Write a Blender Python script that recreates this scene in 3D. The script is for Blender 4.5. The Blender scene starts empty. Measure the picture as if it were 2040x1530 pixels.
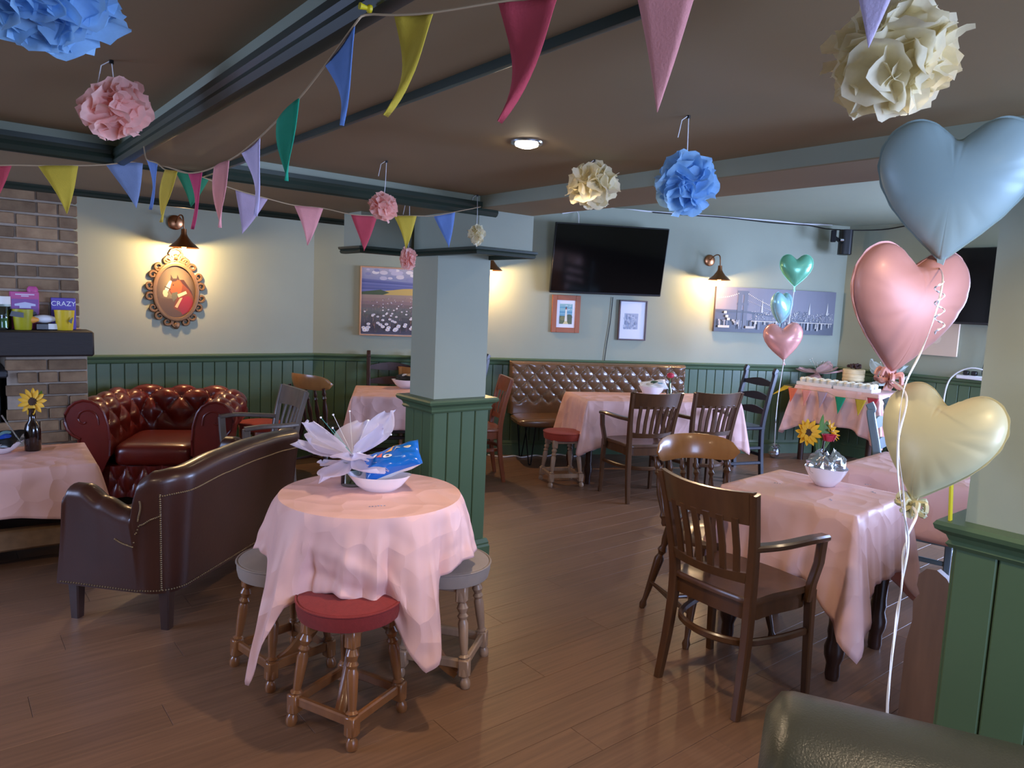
import bpy, bmesh, math, random
from mathutils import Vector, Matrix
from math import sin, cos, pi, radians, sqrt, atan2, hypot
SC = bpy.context.scene
COL = SC.collection
random.seed(7)
V = Vector

# ------------------------------------------------------------------ camera
FPX, PITCH, ROLL, YAW, EYE = 1440.0, radians(6.35), radians(2.5), radians(51), 1.5
UP = V((0, 0, 1))
_fh = V((cos(YAW), sin(YAW), 0)); _r0 = V((sin(YAW), -cos(YAW), 0))
CF = cos(PITCH)*_fh - sin(PITCH)*UP
_u0 = sin(PITCH)*_fh + cos(PITCH)*UP
CR = cos(ROLL)*_r0 + sin(ROLL)*_u0
CD = -cos(ROLL)*_u0 + sin(ROLL)*_r0
CO = V((0, 0, EYE))
cam_d = bpy.data.cameras.new('camera'); cam = bpy.data.objects.new('camera', cam_d); COL.objects.link(cam)
cam_d.sensor_fit = 'HORIZONTAL'; cam_d.sensor_width = 36.0; cam_d.lens = FPX/2040*36.0
cam_d.clip_start = 0.02; cam_d.clip_end = 60
m3 = Matrix((CR, -CD, -CF)).transposed()
cam.matrix_world = Matrix.Translation(CO) @ m3.to_4x4()
SC.camera = cam

# ------------------------------------------------------------------ world, window light, exposure
SC.view_settings.view_transform = 'Standard'
SC.view_settings.look = 'None'
SC.view_settings.gamma = 1.0
SC.view_settings.use_curve_mapping = False
SC.view_settings.exposure = -0.06
wd = bpy.data.worlds.new('daylight'); SC.world = wd; wd.use_nodes = True
bg = wd.node_tree.nodes['Background']
bg.inputs[0].default_value = (0.62, 0.78, 1.0, 1); bg.inputs[1].default_value = 1.5

def area(name, loc, aim, sx, sy, power, col):
    l = bpy.data.lights.new(name, 'AREA'); l.shape = 'RECTANGLE'; l.size = sx; l.size_y = sy; l.energy = power; l.color = col
    o = bpy.data.objects.new(name, l); COL.objects.link(o); o.location = loc
    o.rotation_euler = (V(aim)-V(loc)).to_track_quat('-Z', 'Y').to_euler()
    return o
DAY = (0.44, 0.58, 1.0)
# daylight entering through the windows beside and behind the photographer (frames and openings are built below)
area('window_daylight_side', (-2.32, 4.2, 1.35), (3, 3.4, 1.0), 1.8, 1.15, 85, DAY)
area('window_daylight_front', (1.75, -2.12, 1.35), (1.7, 3, 0.9), 2.2, 1.15, 175, DAY)
area('window_daylight_right', (7.72, .7, 1.4), (4.2, 4.4, 0.9), 2.4, 1.3, 460, DAY)

def spot(name, loc, power, col=(1.0, 0.80, 0.55), size=150, r=0.04, blend=0.6):
    l = bpy.data.lights.new(name, 'SPOT'); l.energy = power; l.color = col; l.spot_size = radians(size); l.spot_blend = blend; l.shadow_soft_size = r
    o = bpy.data.objects.new(name, l); COL.objects.link(o); o.location = loc
    return o
WARM = (1.0, 0.76, 0.50)

# ------------------------------------------------------------------ pixel helpers (photo frame 2040 x 1530)
def ray(x, y): return CF + CR*((x-1020)/FPX) + CD*((y-765)/FPX)
def at_z(x, y, z=0.0):
    d = ray(x, y); return CO + d*((z-EYE)/d.z)
def at_p(x, y, p, n):
    d = ray(x, y); n = V(n); return CO + d*((V(p)-CO).dot(n)/d.dot(n))
def at_x(x, y, c): return at_p(x, y, (c, 0, 0), (1, 0, 0))
def at_y(x, y, c): return at_p(x, y, (0, c, 0), (0, 1, 0))
def at_d(x, y, t): return CO + ray(x, y)*t
def pix(p):
    d = V(p)-CO; k = d.dot(CF)
    return (1020+FPX*d.dot(CR)/k, 765+FPX*d.dot(CD)/k, k)

# ------------------------------------------------------------------ materials
def L(h):
    if isinstance(h, (tuple, list)): r = [c/255 for c in h[:3]]
    else: r = [int(h[i:i+2], 16)/255 for i in (0, 2, 4)]
    return tuple((c/12.92 if c <= .04045 else ((c+.055)/1.055)**2.4) for c in r) + (1,)
MATS = {}
def mat(name, col, rough=.5, metal=0., var=.12, scale=6., bump=0., bscale=60., coat=0., trans=0., orand=0., sheen=0., stretch=(1, 1, 1), col2=None, spec=.5, aniso=None, alpha=1., emit=0., crease=0.):
    m = bpy.data.materials.new(name); m.use_nodes = True; nt = m.node_tree; N = nt.nodes; K = nt.links
    b = N['Principled BSDF']; c = L(col)
    b.inputs['Roughness'].default_value = rough; b.inputs['Metallic'].default_value = metal
    b.inputs['Coat Weight'].default_value = coat; b.inputs['Coat Roughness'].default_value = .15
    b.inputs['Sheen Weight'].default_value = sheen; b.inputs['Specular IOR Level'].default_value = spec
    b.inputs['Alpha'].default_value = alpha
    tc = N.new('ShaderNodeTexCoord'); mp = N.new('ShaderNodeMapping'); mp.inputs['Scale'].default_value = stretch
    K.new(tc.outputs['Object'], mp.inputs[0])
    n = N.new('ShaderNodeTexNoise'); n.inputs['Scale'].default_value = scale; n.inputs['Detail'].default_value = 5
    K.new(mp.outputs[0], n.inputs['Vector'])
    mx = N.new('ShaderNodeMix'); mx.data_type = 'RGBA'
    c2 = L(col2) if col2 else tuple(min(1, x*(1+var*2)) for x in c[:3])+(1,)
    mx.inputs[6].default_value = c if col2 else tuple(x*(1-var) for x in c[:3])+(1,)
    mx.inputs[7].default_value = c2
    K.new(n.outputs['Fac'], mx.inputs[0])
    out = mx.outputs[2]
    if orand:
        oi = N.new('ShaderNodeObjectInfo'); hs = N.new('ShaderNodeHueSaturation')
        mr = N.new('ShaderNodeMapRange'); mr.inputs[3].default_value = 1-orand; mr.inputs[4].default_value = 1+orand
        K.new(oi.outputs['Random'], mr.inputs[0]); K.new(mr.outputs[0], hs.inputs['Value']); K.new(out, hs.inputs['Color'])
        # each piece gets its own offset in the grain
        ad = N.new('ShaderNodeVectorMath'); ad.operation = 'MULTIPLY_ADD'; ad.inputs[1].default_value = (1, 1, 1)
        sc = N.new('ShaderNodeVectorMath'); sc.operation = 'SCALE'; sc.inputs[0].default_value = (37, 53, 71)
        K.new(oi.outputs['Random'], sc.inputs['Scale']); K.new(tc.outputs['Object'], ad.inputs[0]); K.new(sc.outputs[0], ad.inputs[2]); K.new(ad.outputs[0], mp.inputs[0])
        out = hs.outputs[0]
    K.new(out, b.inputs['Base Color'])
    if bump:
        n2 = N.new('ShaderNodeTexNoise'); n2.inputs['Scale'].default_value = bscale; n2.inputs['Detail'].default_value = 4
        K.new(mp.outputs[0], n2.inputs['Vector'])
        bp = N.new('ShaderNodeBump'); bp.inputs['Strength'].default_value = bump; bp.inputs['Distance'].default_value = .004
        K.new(n2.outputs['Fac'], bp.inputs['Height']); K.new(bp.outputs[0], b.inputs['Normal'])
    if crease:
        vo = N.new('ShaderNodeTexVoronoi'); vo.inputs['Scale'].default_value = 7.; vo.inputs['Randomness'].default_value = 1.
        nz = N.new('ShaderNodeTexNoise'); nz.inputs['Scale'].default_value = 3.; ma = N.new('ShaderNodeVectorMath'); ma.operation = 'MULTIPLY_ADD'; ma.inputs[1].default_value = (.35, .35, .35)
        K.new(tc.outputs['Object'], nz.inputs['Vector']); K.new(nz.outputs['Color'], ma.inputs[0]); K.new(tc.outputs['Object'], ma.inputs[2]); K.new(ma.outputs[0], vo.inputs['Vector'])
        bp = N.new('ShaderNodeBump'); bp.inputs['Strength'].default_value = crease; bp.inputs['Distance'].default_value = .05
        K.new(vo.outputs['Distance'], bp.inputs['Height']); K.new(bp.outputs[0], b.inputs['Normal'])
    if trans:
        tr = N.new('ShaderNodeBsdfTranslucent'); ms = N.new('ShaderNodeMixShader'); ms.inputs[0].default_value = trans
        K.new(out, tr.inputs[0]); K.new(b.outputs[0], ms.inputs[1]); K.new(tr.outputs[0], ms.inputs[2])
        K.new(ms.outputs[0], N['Material Output'].inputs[0])
    if emit:
        b.inputs['Emission Color'].default_value = c; b.inputs['Emission Strength'].default_value = emit
    MATS[name] = m
    return m
def glass(name, col, rough=.03, alpha_thin=True):
    m = bpy.data.materials.new(name); m.use_nodes = True; nt = m.node_tree; N = nt.nodes; K = nt.links
    N.remove(N['Principled BSDF']); tr = N.new('ShaderNodeBsdfTransparent'); tr.inputs[0].default_value = L(col)
    gl = N.new('ShaderNodeBsdfGlossy'); gl.inputs['Roughness'].default_value = rough
    fr = N.new('ShaderNodeFresnel'); fr.inputs[0].default_value = 1.5; ms = N.new('ShaderNodeMixShader')
    K.new(fr.outputs[0], ms.inputs[0]); K.new(tr.outputs[0], ms.inputs[1]); K.new(gl.outputs[0], ms.inputs[2]); K.new(ms.outputs[0], N['Material Output'].inputs[0])
    MATS[name] = m; return m
def paint_mat(name, rough=.45, coat=0.):
    """flat print: colours come from the mesh's own face colours"""
    m = bpy.data.materials.new(name); m.use_nodes = True; nt = m.node_tree; N = nt.nodes
    a = N.new('ShaderNodeVertexColor'); a.layer_name = 'ink'; b = N['Principled BSDF']
    nt.links.new(a.outputs[0], b.inputs['Base Color']); b.inputs['Roughness'].default_value = rough; b.inputs['Coat Weight'].default_value = coat
    b.inputs['Coat Roughness'].default_value = .04
    MATS[name] = m; return m
def glow(name, col, s):
    m = bpy.data.materials.new(name); m.use_nodes = True; N = m.node_tree.nodes
    N.remove(N['Principled BSDF']); e = N.new('ShaderNodeEmission'); e.inputs[0].default_value = L(col); e.inputs[1].default_value = s
    m.node_tree.links.new(e.outputs[0], N['Material Output'].inputs[0]); MATS[name] = m; return m

mat('wall', '969c88', .62, var=.04, scale=3, bump=.05, bscale=90)
mat('wainscot', '4b6144', .38, var=.06, scale=4, bump=.06, bscale=50)
mat('trimgreen', '29362b', .36, var=.08, scale=5)
mat('ceiling', '93805f', .7, var=.05, scale=2, bump=.04, bscale=60)
mat('bulkhead', '959c87', .62, var=.05, scale=3)
mat('floorbase', '4a382c', .5)
mat('plank', '5c4231', .42, var=.22, scale=6, stretch=(.45, 12, 1), orand=.07, bump=.08, bscale=14, coat=.04, col2='8c6850')
mat('brick', '553a28', .9, var=.3, scale=11, orand=.35, bump=.8, bscale=45, col2='a98b68')
mat('mortar', '9c8d7c', .9, var=.15, scale=30, bump=.3, bscale=80)
mat('oakdark', '1f1712', .6, var=.3, scale=6, stretch=(1, 8, 8), bump=.3, bscale=20)
mat('soot', '141414', .8)
mat('stove', '1b1c1f', .5)
mat('chairwood', '3c2415', .3, var=.35, scale=5, stretch=(6, 6, .8), coat=.35, col2='5f3d22')
mat('chairwood_grey_lit', '5d5148', .35, var=.25, scale=5, stretch=(6, 6, .8), coat=.2)  # chair wood with the grey of the light falling on it put into the colour
mat('chairwood_red', '7a3f25', .3, var=.25, scale=5, stretch=(6, 6, .8), coat=.3)
mat('chairwood_honey', '8a5a30', .28, var=.25, scale=5, stretch=(6, 6, .8), coat=.35, col2='a9743f')
mat('chairwood_dark', '331d16', .3, var=.25, scale=5, stretch=(6, 6, .8), coat=.3)
mat('chairnavy', '23242e', .38, var=.2, scale=5, coat=.25)
mat('chairgrey', '6d7d82', .4, var=.15, scale=5)
mat('stoolwood', '74482a', .28, var=.3, scale=6, stretch=(6, 6, .8), coat=.35, col2='966238')
mat('stoolwood_pale', '9a7d66', .38, var=.25, scale=6, stretch=(6, 6, .8), coat=.15)
mat('velvet_red', '7d2420', .9, var=.15, scale=60, sheen=.05, bump=.3, bscale=260)
mat('velvet_rust', '8e2c18', .9, var=.15, scale=60, sheen=.1, bump=.2, bscale=260)
mat('suede', '94857a', .9, var=.06, scale=20, sheen=.1, bump=.1, bscale=200)
mat('cloth', 'f3c6be', .5, var=.03, scale=3, trans=.22, spec=.4, crease=.35)
mat('oxblood', '4a100d', .3, var=.35, scale=5, coat=.3, bump=.1, bscale=70, col2='7a2116')
mat('brownleather', '301812', .36, var=.3, scale=5, coat=.2, bump=.12, bscale=80, col2='46251a')
mat('benchleather', '6a4d34', .25, var=.15, scale=5, coat=.5, bump=.08, bscale=80)
mat('blackleather', '35352a', .32, var=.1, scale=5, bump=.25, bscale=240)
mat('brass', '8c7a60', .35, metal=.8)
mat('copper', 'a5724f', .3, metal=1., var=.1)
mat('steel', 'b9bcc0', .25, metal=1.)
mat('blackmetal', '101012', .45, metal=.6)
mat('blackplastic', '141416', .35)
mat('screen', '050506', .08, spec=.6, var=0)
mat('whiteplastic', 'e8e8ea', .4, var=.02)
mat('porcelain', 'eeeaf0', .14, var=.01, coat=.4)
mat('ivory', 'efe6cc', .6, var=.04)
mat('twine', 'b39a78', .9)
mat('cordwhite', 'e6e6e6', .6)
mat('ribbon', 'f1ece8', .3, spec=.7)
mat('foil_silver', 'd6d8de', .18, metal=.95, var=.03, bump=.6, bscale=35)
mat('foil_blue', '9ab2b0', .46, metal=.12, var=.02, coat=.05)
mat('foil_pink', 'c98f82', .46, metal=.12, var=.02, coat=.05)
mat('foil_cream', 'c2bc92', .46, metal=.1, var=.02, coat=.05)
mat('foil_green', '74bf9a', .24, metal=.3, var=.02, coat=.2)
mat('foil_sky', '9fd2d8', .26, metal=.25, var=.02, coat=.2)
mat('foil_rose', 'f0aca2', .26, metal=.25, var=.02, coat=.2)
for n_, h_ in dict(red='c44a55', yellow='d2b63c', blue='6f8fc9', green='1f9d78', mauve='bca4b6', pink='ea9f9a', lavender='d8c8e4', crimson='c9436a', darkgreen='2f7a52', bluegrey='7f8fae', deepblue='6f92cc', coral='e87a5c').items():
    mat('felt_'+n_, h_, .95, var=.06, scale=40, trans=.15, bump=.2, bscale=300)
mat('tissue_pink', 'fccabd', .8, var=.04, trans=.5)
mat('tissue_cream', 'f6edcc', .8, var=.04, trans=.5)
mat('tissue_blue', 'a0cdee', .8, var=.06, trans=.5)
mat('organza', 'ece4f6', .35, var=.03, trans=.3, alpha=.7, sheen=.3)
mat('organza_pink', 'e9c3c6', .35, var=.03, trans=.35, alpha=.7, sheen=.3)
mat('organza_white', 'd5dfd8', .35, var=.03, trans=.35, alpha=.62, sheen=.3)
mat('pearl', 'f4efe8', .2, coat=.5)
mat('iridescent', '7fe0d0', .2, metal=.5)
mat('petal_yellow', 'f0b32c', .6, var=.15, trans=.25)
mat('petal_red', 'c2324a', .5, var=.15, trans=.2)
mat('seedhead', '3a2416', .9, bump=.5, bscale=120)
mat('leafgreen', '5b8a3c', .55, var=.2, trans=.2)
mat('stemgreen', '5e7f45', .6)
glass('clearglass', 'e6efec')
glass('brownglass', '4a2614')
mat('brownbottle', '1e100a', .08, coat=.6)
glass('greenishglass', 'b9c9a4')
mat('paper_white', 'ece9e2', .7, var=.02)
mat('cake', 'e8cfa0', .7, var=.1, scale=18, stretch=(1, 1, 3))
mat('berries', '3a1f1c', .45, var=.3, scale=40)
mat('cupyellow', 'd2b01e', .4, var=.03)
mat('cuplime', 'a39b16', .4, var=.03)
mat('boxpink', 'c0518c', .5, var=.03)
mat('boxpurple', '5e4aa8', .5, var=.03)
mat('blueplastic', '1668c2', .22, var=.04, coat=.5)
mat('orange', 'f0a040', .5)
mat('framewood', '9a5a3c', .5, var=.2, scale=6, stretch=(1, 1, 6))
mat('framepine', 'c99a78', .5, var=.15, scale=6)
mat('framegrey', '5a5058', .5)
mat('gilt', '6e543a', .45, metal=.45, var=.2)
mat('pewwood', '6c4e3a', .45, var=.3, scale=5, stretch=(4, 4, .6), coat=.15)
mat('yellowstrip', 'd8c41c', .5, var=.05)
mat('hearth', '6a5138', .8, var=.3, scale=20, orand=.25)
mat('canvaspeach', 'e3c9b0', .7, var=.1, scale=4)
paint_mat('print'); paint_mat('print_glazed', .35, .9); paint_mat('print_foil', .3, .5)
glow('bulbglow', (255, 190, 110), 14); glow('downglow', (255, 236, 205), 45)

# ------------------------------------------------------------------ mesh helpers
def frame(t, up=UP):
    t = t.normalized(); s = t.cross(up)
    if s.length < 1e-4: s = t.cross(V((0, 1, 0)))
    s.normalize(); return t, s, s.cross(t)
class MB:
    def __init__(s): s.v = []; s.f = []; s.c = []
    def add(s, vs, fs, m=None, col=None):
        k = len(s.v)
        s.v += [tuple(m @ V(p)) for p in vs] if m is not None else [tuple(p) for p in vs]
        s.f += [tuple(i+k for i in f) for f in fs]; s.c += [col]*len(fs); return s
    def box(s, c, d, b=0., m=None):
        """box centred at c with size d, edges chamfered by b"""
        x, y, z = (q/2 for q in d); M_ = Matrix.Translation(V(c)); M_ = (m @ M_) if m is not None else M_
        if b <= 0:
            vs = [(i, j, k) for i in (-x, x) for j in (-y, y) for k in (-z, z)]
            return s.add(vs, [(0, 1, 3, 2), (4, 6, 7, 5), (0, 4, 5, 1), (2, 3, 7, 6), (0, 2, 6, 4), (1, 5, 7, 3)], M_)
        b = min(b, x*.98, y*.98, z*.98); vs = []; ix = {}
        for i in (-1, 1):
            for j in (-1, 1):
                for k in (-1, 1):
                    for a in range(3):
                        q = [i*(x-b), j*(y-b), k*(z-b)]; q[a] = (i*x, j*y, k*z)[a]; ix[(i, j, k, a)] = len(vs); vs.append(tuple(q))
        fs = []
        for a in range(3):
            for sgn in (-1, 1):
                o = [q for q in range(3) if q != a]; loop = []
                for (p, q) in ((-1, -1), (1, -1), (1, 1), (-1, 1)):
                    t = [0, 0, 0]; t[a] = sgn; t[o[0]] = p; t[o[1]] = q; loop.append(ix[(*t, a)])
                if (sgn > 0) != (a != 1): loop.reverse()
                fs.append(tuple(loop))
        for a in range(3):
            o = [q for q in range(3) if q != a]
            for p in (-1, 1):
                for q in (-1, 1):
                    e = []
                    for w in (-1, 1):
                        t = [0, 0, 0]; t[a] = w; t[o[0]] = p; t[o[1]] = q; e.append(tuple(t))
                    fs.append((ix[(*e[0], o[0])], ix[(*e[1], o[0])], ix[(*e[1], o[1])], ix[(*e[0], o[1])]))
        for i in (-1, 1):
            for j in (-1, 1):
                for k in (-1, 1): fs.append(tuple(ix[(i, j, k, a)] for a in range(3)))
        return s.add(vs, fs, M_)
    def sweep(s, pts, prof, up=UP, scale=None, caps=True, closed=False, m=None):
        pts = [V(p) for p in pts]; n = len(prof); vs = []; fs = []; N = len(pts)
        for i, p in enumerate(pts):
            if closed: t = pts[(i+1) % N]-pts[i-1]
            else: t = pts[min(i+1, N-1)]-pts[max(i-1, 0)]
            _, a, b = frame(t, up); k = scale[i] if scale else 1.
            kx, ky = k if isinstance(k, tuple) else (k, k)
            vs += [p+a*(u*kx)+b*(w*ky) for u, w in prof]
        for i in range(N if closed else N-1):
            j = (i+1) % N
            for q in range(n): fs.append((i*n+q, i*n+(q+1) % n, j*n+(q+1) % n, j*n+q))
        if caps and not closed: fs += [tuple(range(n-1, -1, -1)), tuple(range((N-1)*n, N*n))]
        return s.add(vs, fs, m)
    def tube(s, pts, r, n=8, up=UP, **k):
        if isinstance(r, (list, tuple)): sc = [q/r[0] for q in r]; r = r[0]
        else: sc = None
        return s.sweep(pts, [(r*cos(2*pi*i/n), r*sin(2*pi*i/n)) for i in range(n)], up, sc, **k)
    def bar(s, pts, w, h, up=UP, b=.004, scale=None, **k):
        w /= 2; h /= 2; b = min(b, w*.8, h*.8)
        return s.sweep(pts, [(-w+b, -h), (w-b, -h), (w, -h+b), (w, h-b), (w-b, h), (-w+b, h), (-w, h-b), (-w, -h+b)], up, scale, **k)
    def lathe(s, prof, n=16, m=None, c=(0, 0, 0)):
        c = V(c); vs = []; fs = []; rings = []
        for r, z in prof:
            if r < 1e-6: rings.append([len(vs)]); vs.append(c+V((0, 0, z)))
            else: rings.append(list(range(len(vs), len(vs)+n))); vs += [c+V((r*cos(2*pi*i/n), r*sin(2*pi*i/n), z)) for i in range(n)]
        for a, b in zip(rings, rings[1:]):
            for i in range(n):
                j = (i+1) % n
                if len(a) == 1 and len(b) == 1: continue
                if len(a) == 1: fs.append((a[0], b[j], b[i]))
                elif len(b) == 1: fs.append((a[i], a[j], b[0]))
                else: fs.append((a[i], a[j], b[j], b[i]))
        if len(rings[0]) > 1: fs.append(tuple(reversed(rings[0])))
        if len(rings[-1]) > 1: fs.append(tuple(rings[-1]))
        return s.add(vs, fs, m)
    def turned(s, a, b, prof, n=12):
        """lathe between two points, prof as (radius, fraction of length)"""
        a = V(a); b = V(b); d = b-a; q = d.to_track_quat('Z', 'Y').to_matrix().to_4x4()
        return s.lathe([(r, f*d.length) for r, f in prof], n, Matrix.Translation(a) @ q)
    def grid(s, fn, nu, nv, cu=False, cv=False, m=None):
        vs = [fn(i/(nu if cu else nu-1), j/(nv if cv else nv-1)) for i in range(nu) for j in range(nv)]; fs = []
        for i in range(nu if cu else nu-1):
            for j in range(nv if cv else nv-1):
                a, b = (i+1) % nu, (j+1) % nv; fs.append((i*nv+j, a*nv+j, a*nv+b, i*nv+b))
        return s.add(vs, fs, m)
    def prism(s, poly, h, m=None, col=None):
        n = len(poly); vs = [(x, y, 0) for x, y in poly]+[(x, y, h) for x, y in poly]
        fs = [tuple(range(n-1, -1, -1)), tuple(range(n, 2*n))]+[(i, (i+1) % n, n+(i+1) % n, n+i) for i in range(n)]
        return s.add(vs, fs, m, col)
    def flat(s, poly, z, col, m=None): return s.add([(x, y, z) for x, y in poly], [tuple(range(len(poly)))], m, col)
    def ball(s, c, r, n=10, k=6, sq=(1, 1, 1)):
        c = V(c); return s.lathe([(r*sin(pi*i/k), -r*cos(pi*i/k)) for i in range(k+1)], n, Matrix.Translation(c) @ Matrix.Diagonal((*sq, 1)))
    def mesh(s, name, mt, smooth=True, ang=38):
        me = bpy.data.meshes.new(name); me.from_pydata([tuple(p) for p in s.v], [], s.f); me.materials.append(MATS[mt])
        bm = bmesh.new(); bm.from_mesh(me); bmesh.ops.recalc_face_normals(bm, faces=bm.faces) if not any(s.c) else None; bm.to_mesh(me); bm.free()
        if any(s.c):
            a = me.color_attributes.new('ink', 'FLOAT_COLOR', 'CORNER'); k = 0
            for p in me.polygons:
                c = L(s.c[p.index] or 'ffffff')
                for li in p.loop_indices: a.data[li].color = c
        if smooth: me.shade_smooth(); me.set_sharp_from_angle(angle=radians(ang))
        return me
    def build(s, name, mt, parent=None, smooth=True, ang=38):
        return obj(name, s.mesh(name, mt, smooth, ang), parent)
def obj(name, me, parent=None):
    o = bpy.data.objects.new(name, me); COL.objects.link(o); o.parent = parent; return o
def tag(o, label=None, cat=None, group=None, kind=None):
    if label: o['label'] = label
    if cat: o['category'] = cat
    if group: o['group'] = group
    if kind: o['kind'] = kind
    return o
def thing(name, loc, rz, label, cat, group=None):
    o = bpy.data.objects.new(name, None); COL.objects.link(o); o.empty_display_size = .1
    o.location = loc; o.rotation_euler = (0, 0, rz); return tag(o, label, cat, group)
def dup(root, loc, rz, label, group=None):
    r = root.copy(); COL.objects.link(r); r.location = loc; r.rotation_euler = (0, 0, rz); tag(r, label, None, group)
    def rec(a, b):
        for ch in list(a.children):
            c = ch.copy(); COL.objects.link(c); c.parent = b; rec(ch, c)
    rec(root, r); return r
def remat(root, mp):
    """give a copied thing its own materials: {old: new}"""
    for o in root.children_recursive:
        if o.type == 'MESH' and o.data.materials and o.data.materials[0].name in mp:
            o.data = o.data.copy(); o.data.materials[0] = MATS[mp[o.data.materials[0].name]]
def text_mesh(name, body, size, mt, parent, m, ext=.0006):
    cu = bpy.data.curves.new(name, 'FONT'); cu.body = body; cu.size = size; cu.extrude = ext; cu.align_x = 'CENTER'; cu.align_y = 'CENTER'
    t = bpy.data.objects.new(name+'_tmp', cu); COL.objects.link(t)
    dg = bpy.context.evaluated_depsgraph_get(); me = bpy.data.meshes.new_from_object(t.evaluated_get(dg))
    bpy.data.objects.remove(t); bpy.data.curves.remove(cu); me.materials.clear(); me.materials.append(MATS[mt]); me.transform(m)
    return obj(name, me, parent)
def rotz(a): return Matrix.Rotation(a, 4, 'Z')
def TR(x, y, z=0): return Matrix.Translation((x, y, z))
def facing(dx, dy): return atan2(dy, dx)-pi/2          # things are built facing +Y
def lerp(a, b, t): return a+(b-a)*t
def smooth(t): t = max(0, min(1, t)); return t*t*(3-2*t)
def curve(ks, t):
    """piecewise smooth interpolation of (t, value) knots"""
    if t <= ks[0][0]: return ks[0][1]
    for (a, x), (b, y) in zip(ks, ks[1:]):
        if t <= b: return lerp(x, y, smooth((t-a)/(b-a)))
    return ks[-1][1]
def cat_rom(P, n=6, closed=False):
    P = [V(p) for p in P]; N = len(P); out = []
    for i in range(N if closed else N-1):
        if closed: a, b, c, d = P[i-1], P[i], P[(i+1) % N], P[(i+2) % N]
        else: a, b, c, d = P[max(i-1, 0)], P[i], P[i+1], P[min(i+2, N-1)]
        for k in range(n):
            t = k/n; out.append(.5*((2*b)+(c-a)*t+(2*a-5*b+4*c-d)*t*t+(3*b-a-3*c+d)*t**3))
    if not closed: out.append(P[-1])
    return out

# ------------------------------------------------------------------ the room
BW0 = V((4.413, 5.56, 0)); _ca = radians(25.5); BD = V((cos(_ca), -sin(_ca), 0)); BN = V((sin(_ca), cos(_ca), 0))   # back wall: point, direction, outward
S0, S1 = -1.835, 3.77
LY, RX = 6.35, 7.80
def bw(s, off=0., z=0.): return BW0+BD*s-BN*off+UP*z          # point on the back wall, off metres into the room
def at_bw(x, y, off=0.):
    p = at_p(x, y, BW0-BN*off, BN); return (p-BW0).dot(BD), p.z
BWR = atan2(BD.y, BD.x)
def struct(o): o['kind'] = 'structure'; return o
def slab(name, x0, x1, y0, y1, z0, z1, mt, parent=None, b=0.):
    return MB().box(((x0+x1)/2, (y0+y1)/2, (z0+z1)/2), (x1-x0, y1-y0, z1-z0), b).build(name, mt, parent, False)
floor = struct(slab('floor', -2.5, 8.4, -2.3, 6.8, -.2, -.0035, 'floorbase')); floor['label'] = 'brown wood plank floor of the pub'
# floorboards, laid along the room
pw, plen = .160, 1.45
pm = MB().box((0, 0, -.006), (plen-.0014, pw-.0014, .012), .0008).mesh('floor_plank', 'plank', False)
npl = 0
for r in range(-4, 40):
    y = r*pw+.05; off = (r*.37*plen) % plen
    for c in range(-3, 8):
        x = c*plen+off
        if x > 7.9 or y > 6.4: continue
        ok = False
        for dx in (-.5, 0, .5):
            for dy in (-.5, .5):
                q = V((x+dx*plen, y+dy*pw, 0)); k = (q-CO).dot(CF)
                if k > .3:
                    u, w, _ = pix(q)
                    if -60 < u < 2100 and w < 1640: ok = True
        if not ok or npl >= 300: continue
        if y > 5.75+.0*x and x < 3 and y > 6.1: continue
        o = obj('floor_plank', pm, floor); o.location = (x, y, 0); npl += 1

def wall_box(name, a, b, z0, z1, th, mt='wall'):
    """upright wall whose inner face runs from a to b, thickness to the left of a->b"""
    a, b = V((*a, 0)), V((*b, 0)); d = (b-a).normalized(); n = V((-d.y, d.x, 0)); mb = MB()
    vs = [a, b, b+n*th, a+n*th]; vs = [(p.x, p.y, z0) for p in vs]+[(p.x, p.y, z1) for p in vs]
    mb.add(vs, [(3, 2, 1, 0), (4, 5, 6, 7), (0, 1, 5, 4), (1, 2, 6, 5), (2, 3, 7, 6), (3, 0, 4, 7)]); return struct(mb.build(name, mt, None, False))
def wall_with_windows(name, horiz, c, lo, hi, wins, th):
    mb = MB(); edges = [lo]+[e for w in wins for e in w[:2]]+[hi]
    def bx(a, b, z0, z1):
        if horiz: mb.box(((a+b)/2, c-th/2, (z0+z1)/2), (b-a, th, z1-z0))
        else: mb.box((c-th/2, (a+b)/2, (z0+z1)/2), (th, b-a, z1-z0))
    for i in range(0, len(edges), 2): bx(edges[i], edges[i+1], 0, 2.55)
    for a, b, z0, z1 in wins: bx(a, b, 0, z0); bx(a, b, z1, 2.55)
    return struct(mb.build(name, 'wall', None, False))
P_b0, P_b1 = bw(S0), bw(S1)
wl = wall_box('wall_left', (P_b0.x, LY), (-2.5, LY), 0, 2.55, -.12)
wb = wall_box('wall_back', (P_b0.x, P_b0.y), (P_b1.x, P_b1.y), 0, 2.55, .12)

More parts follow.
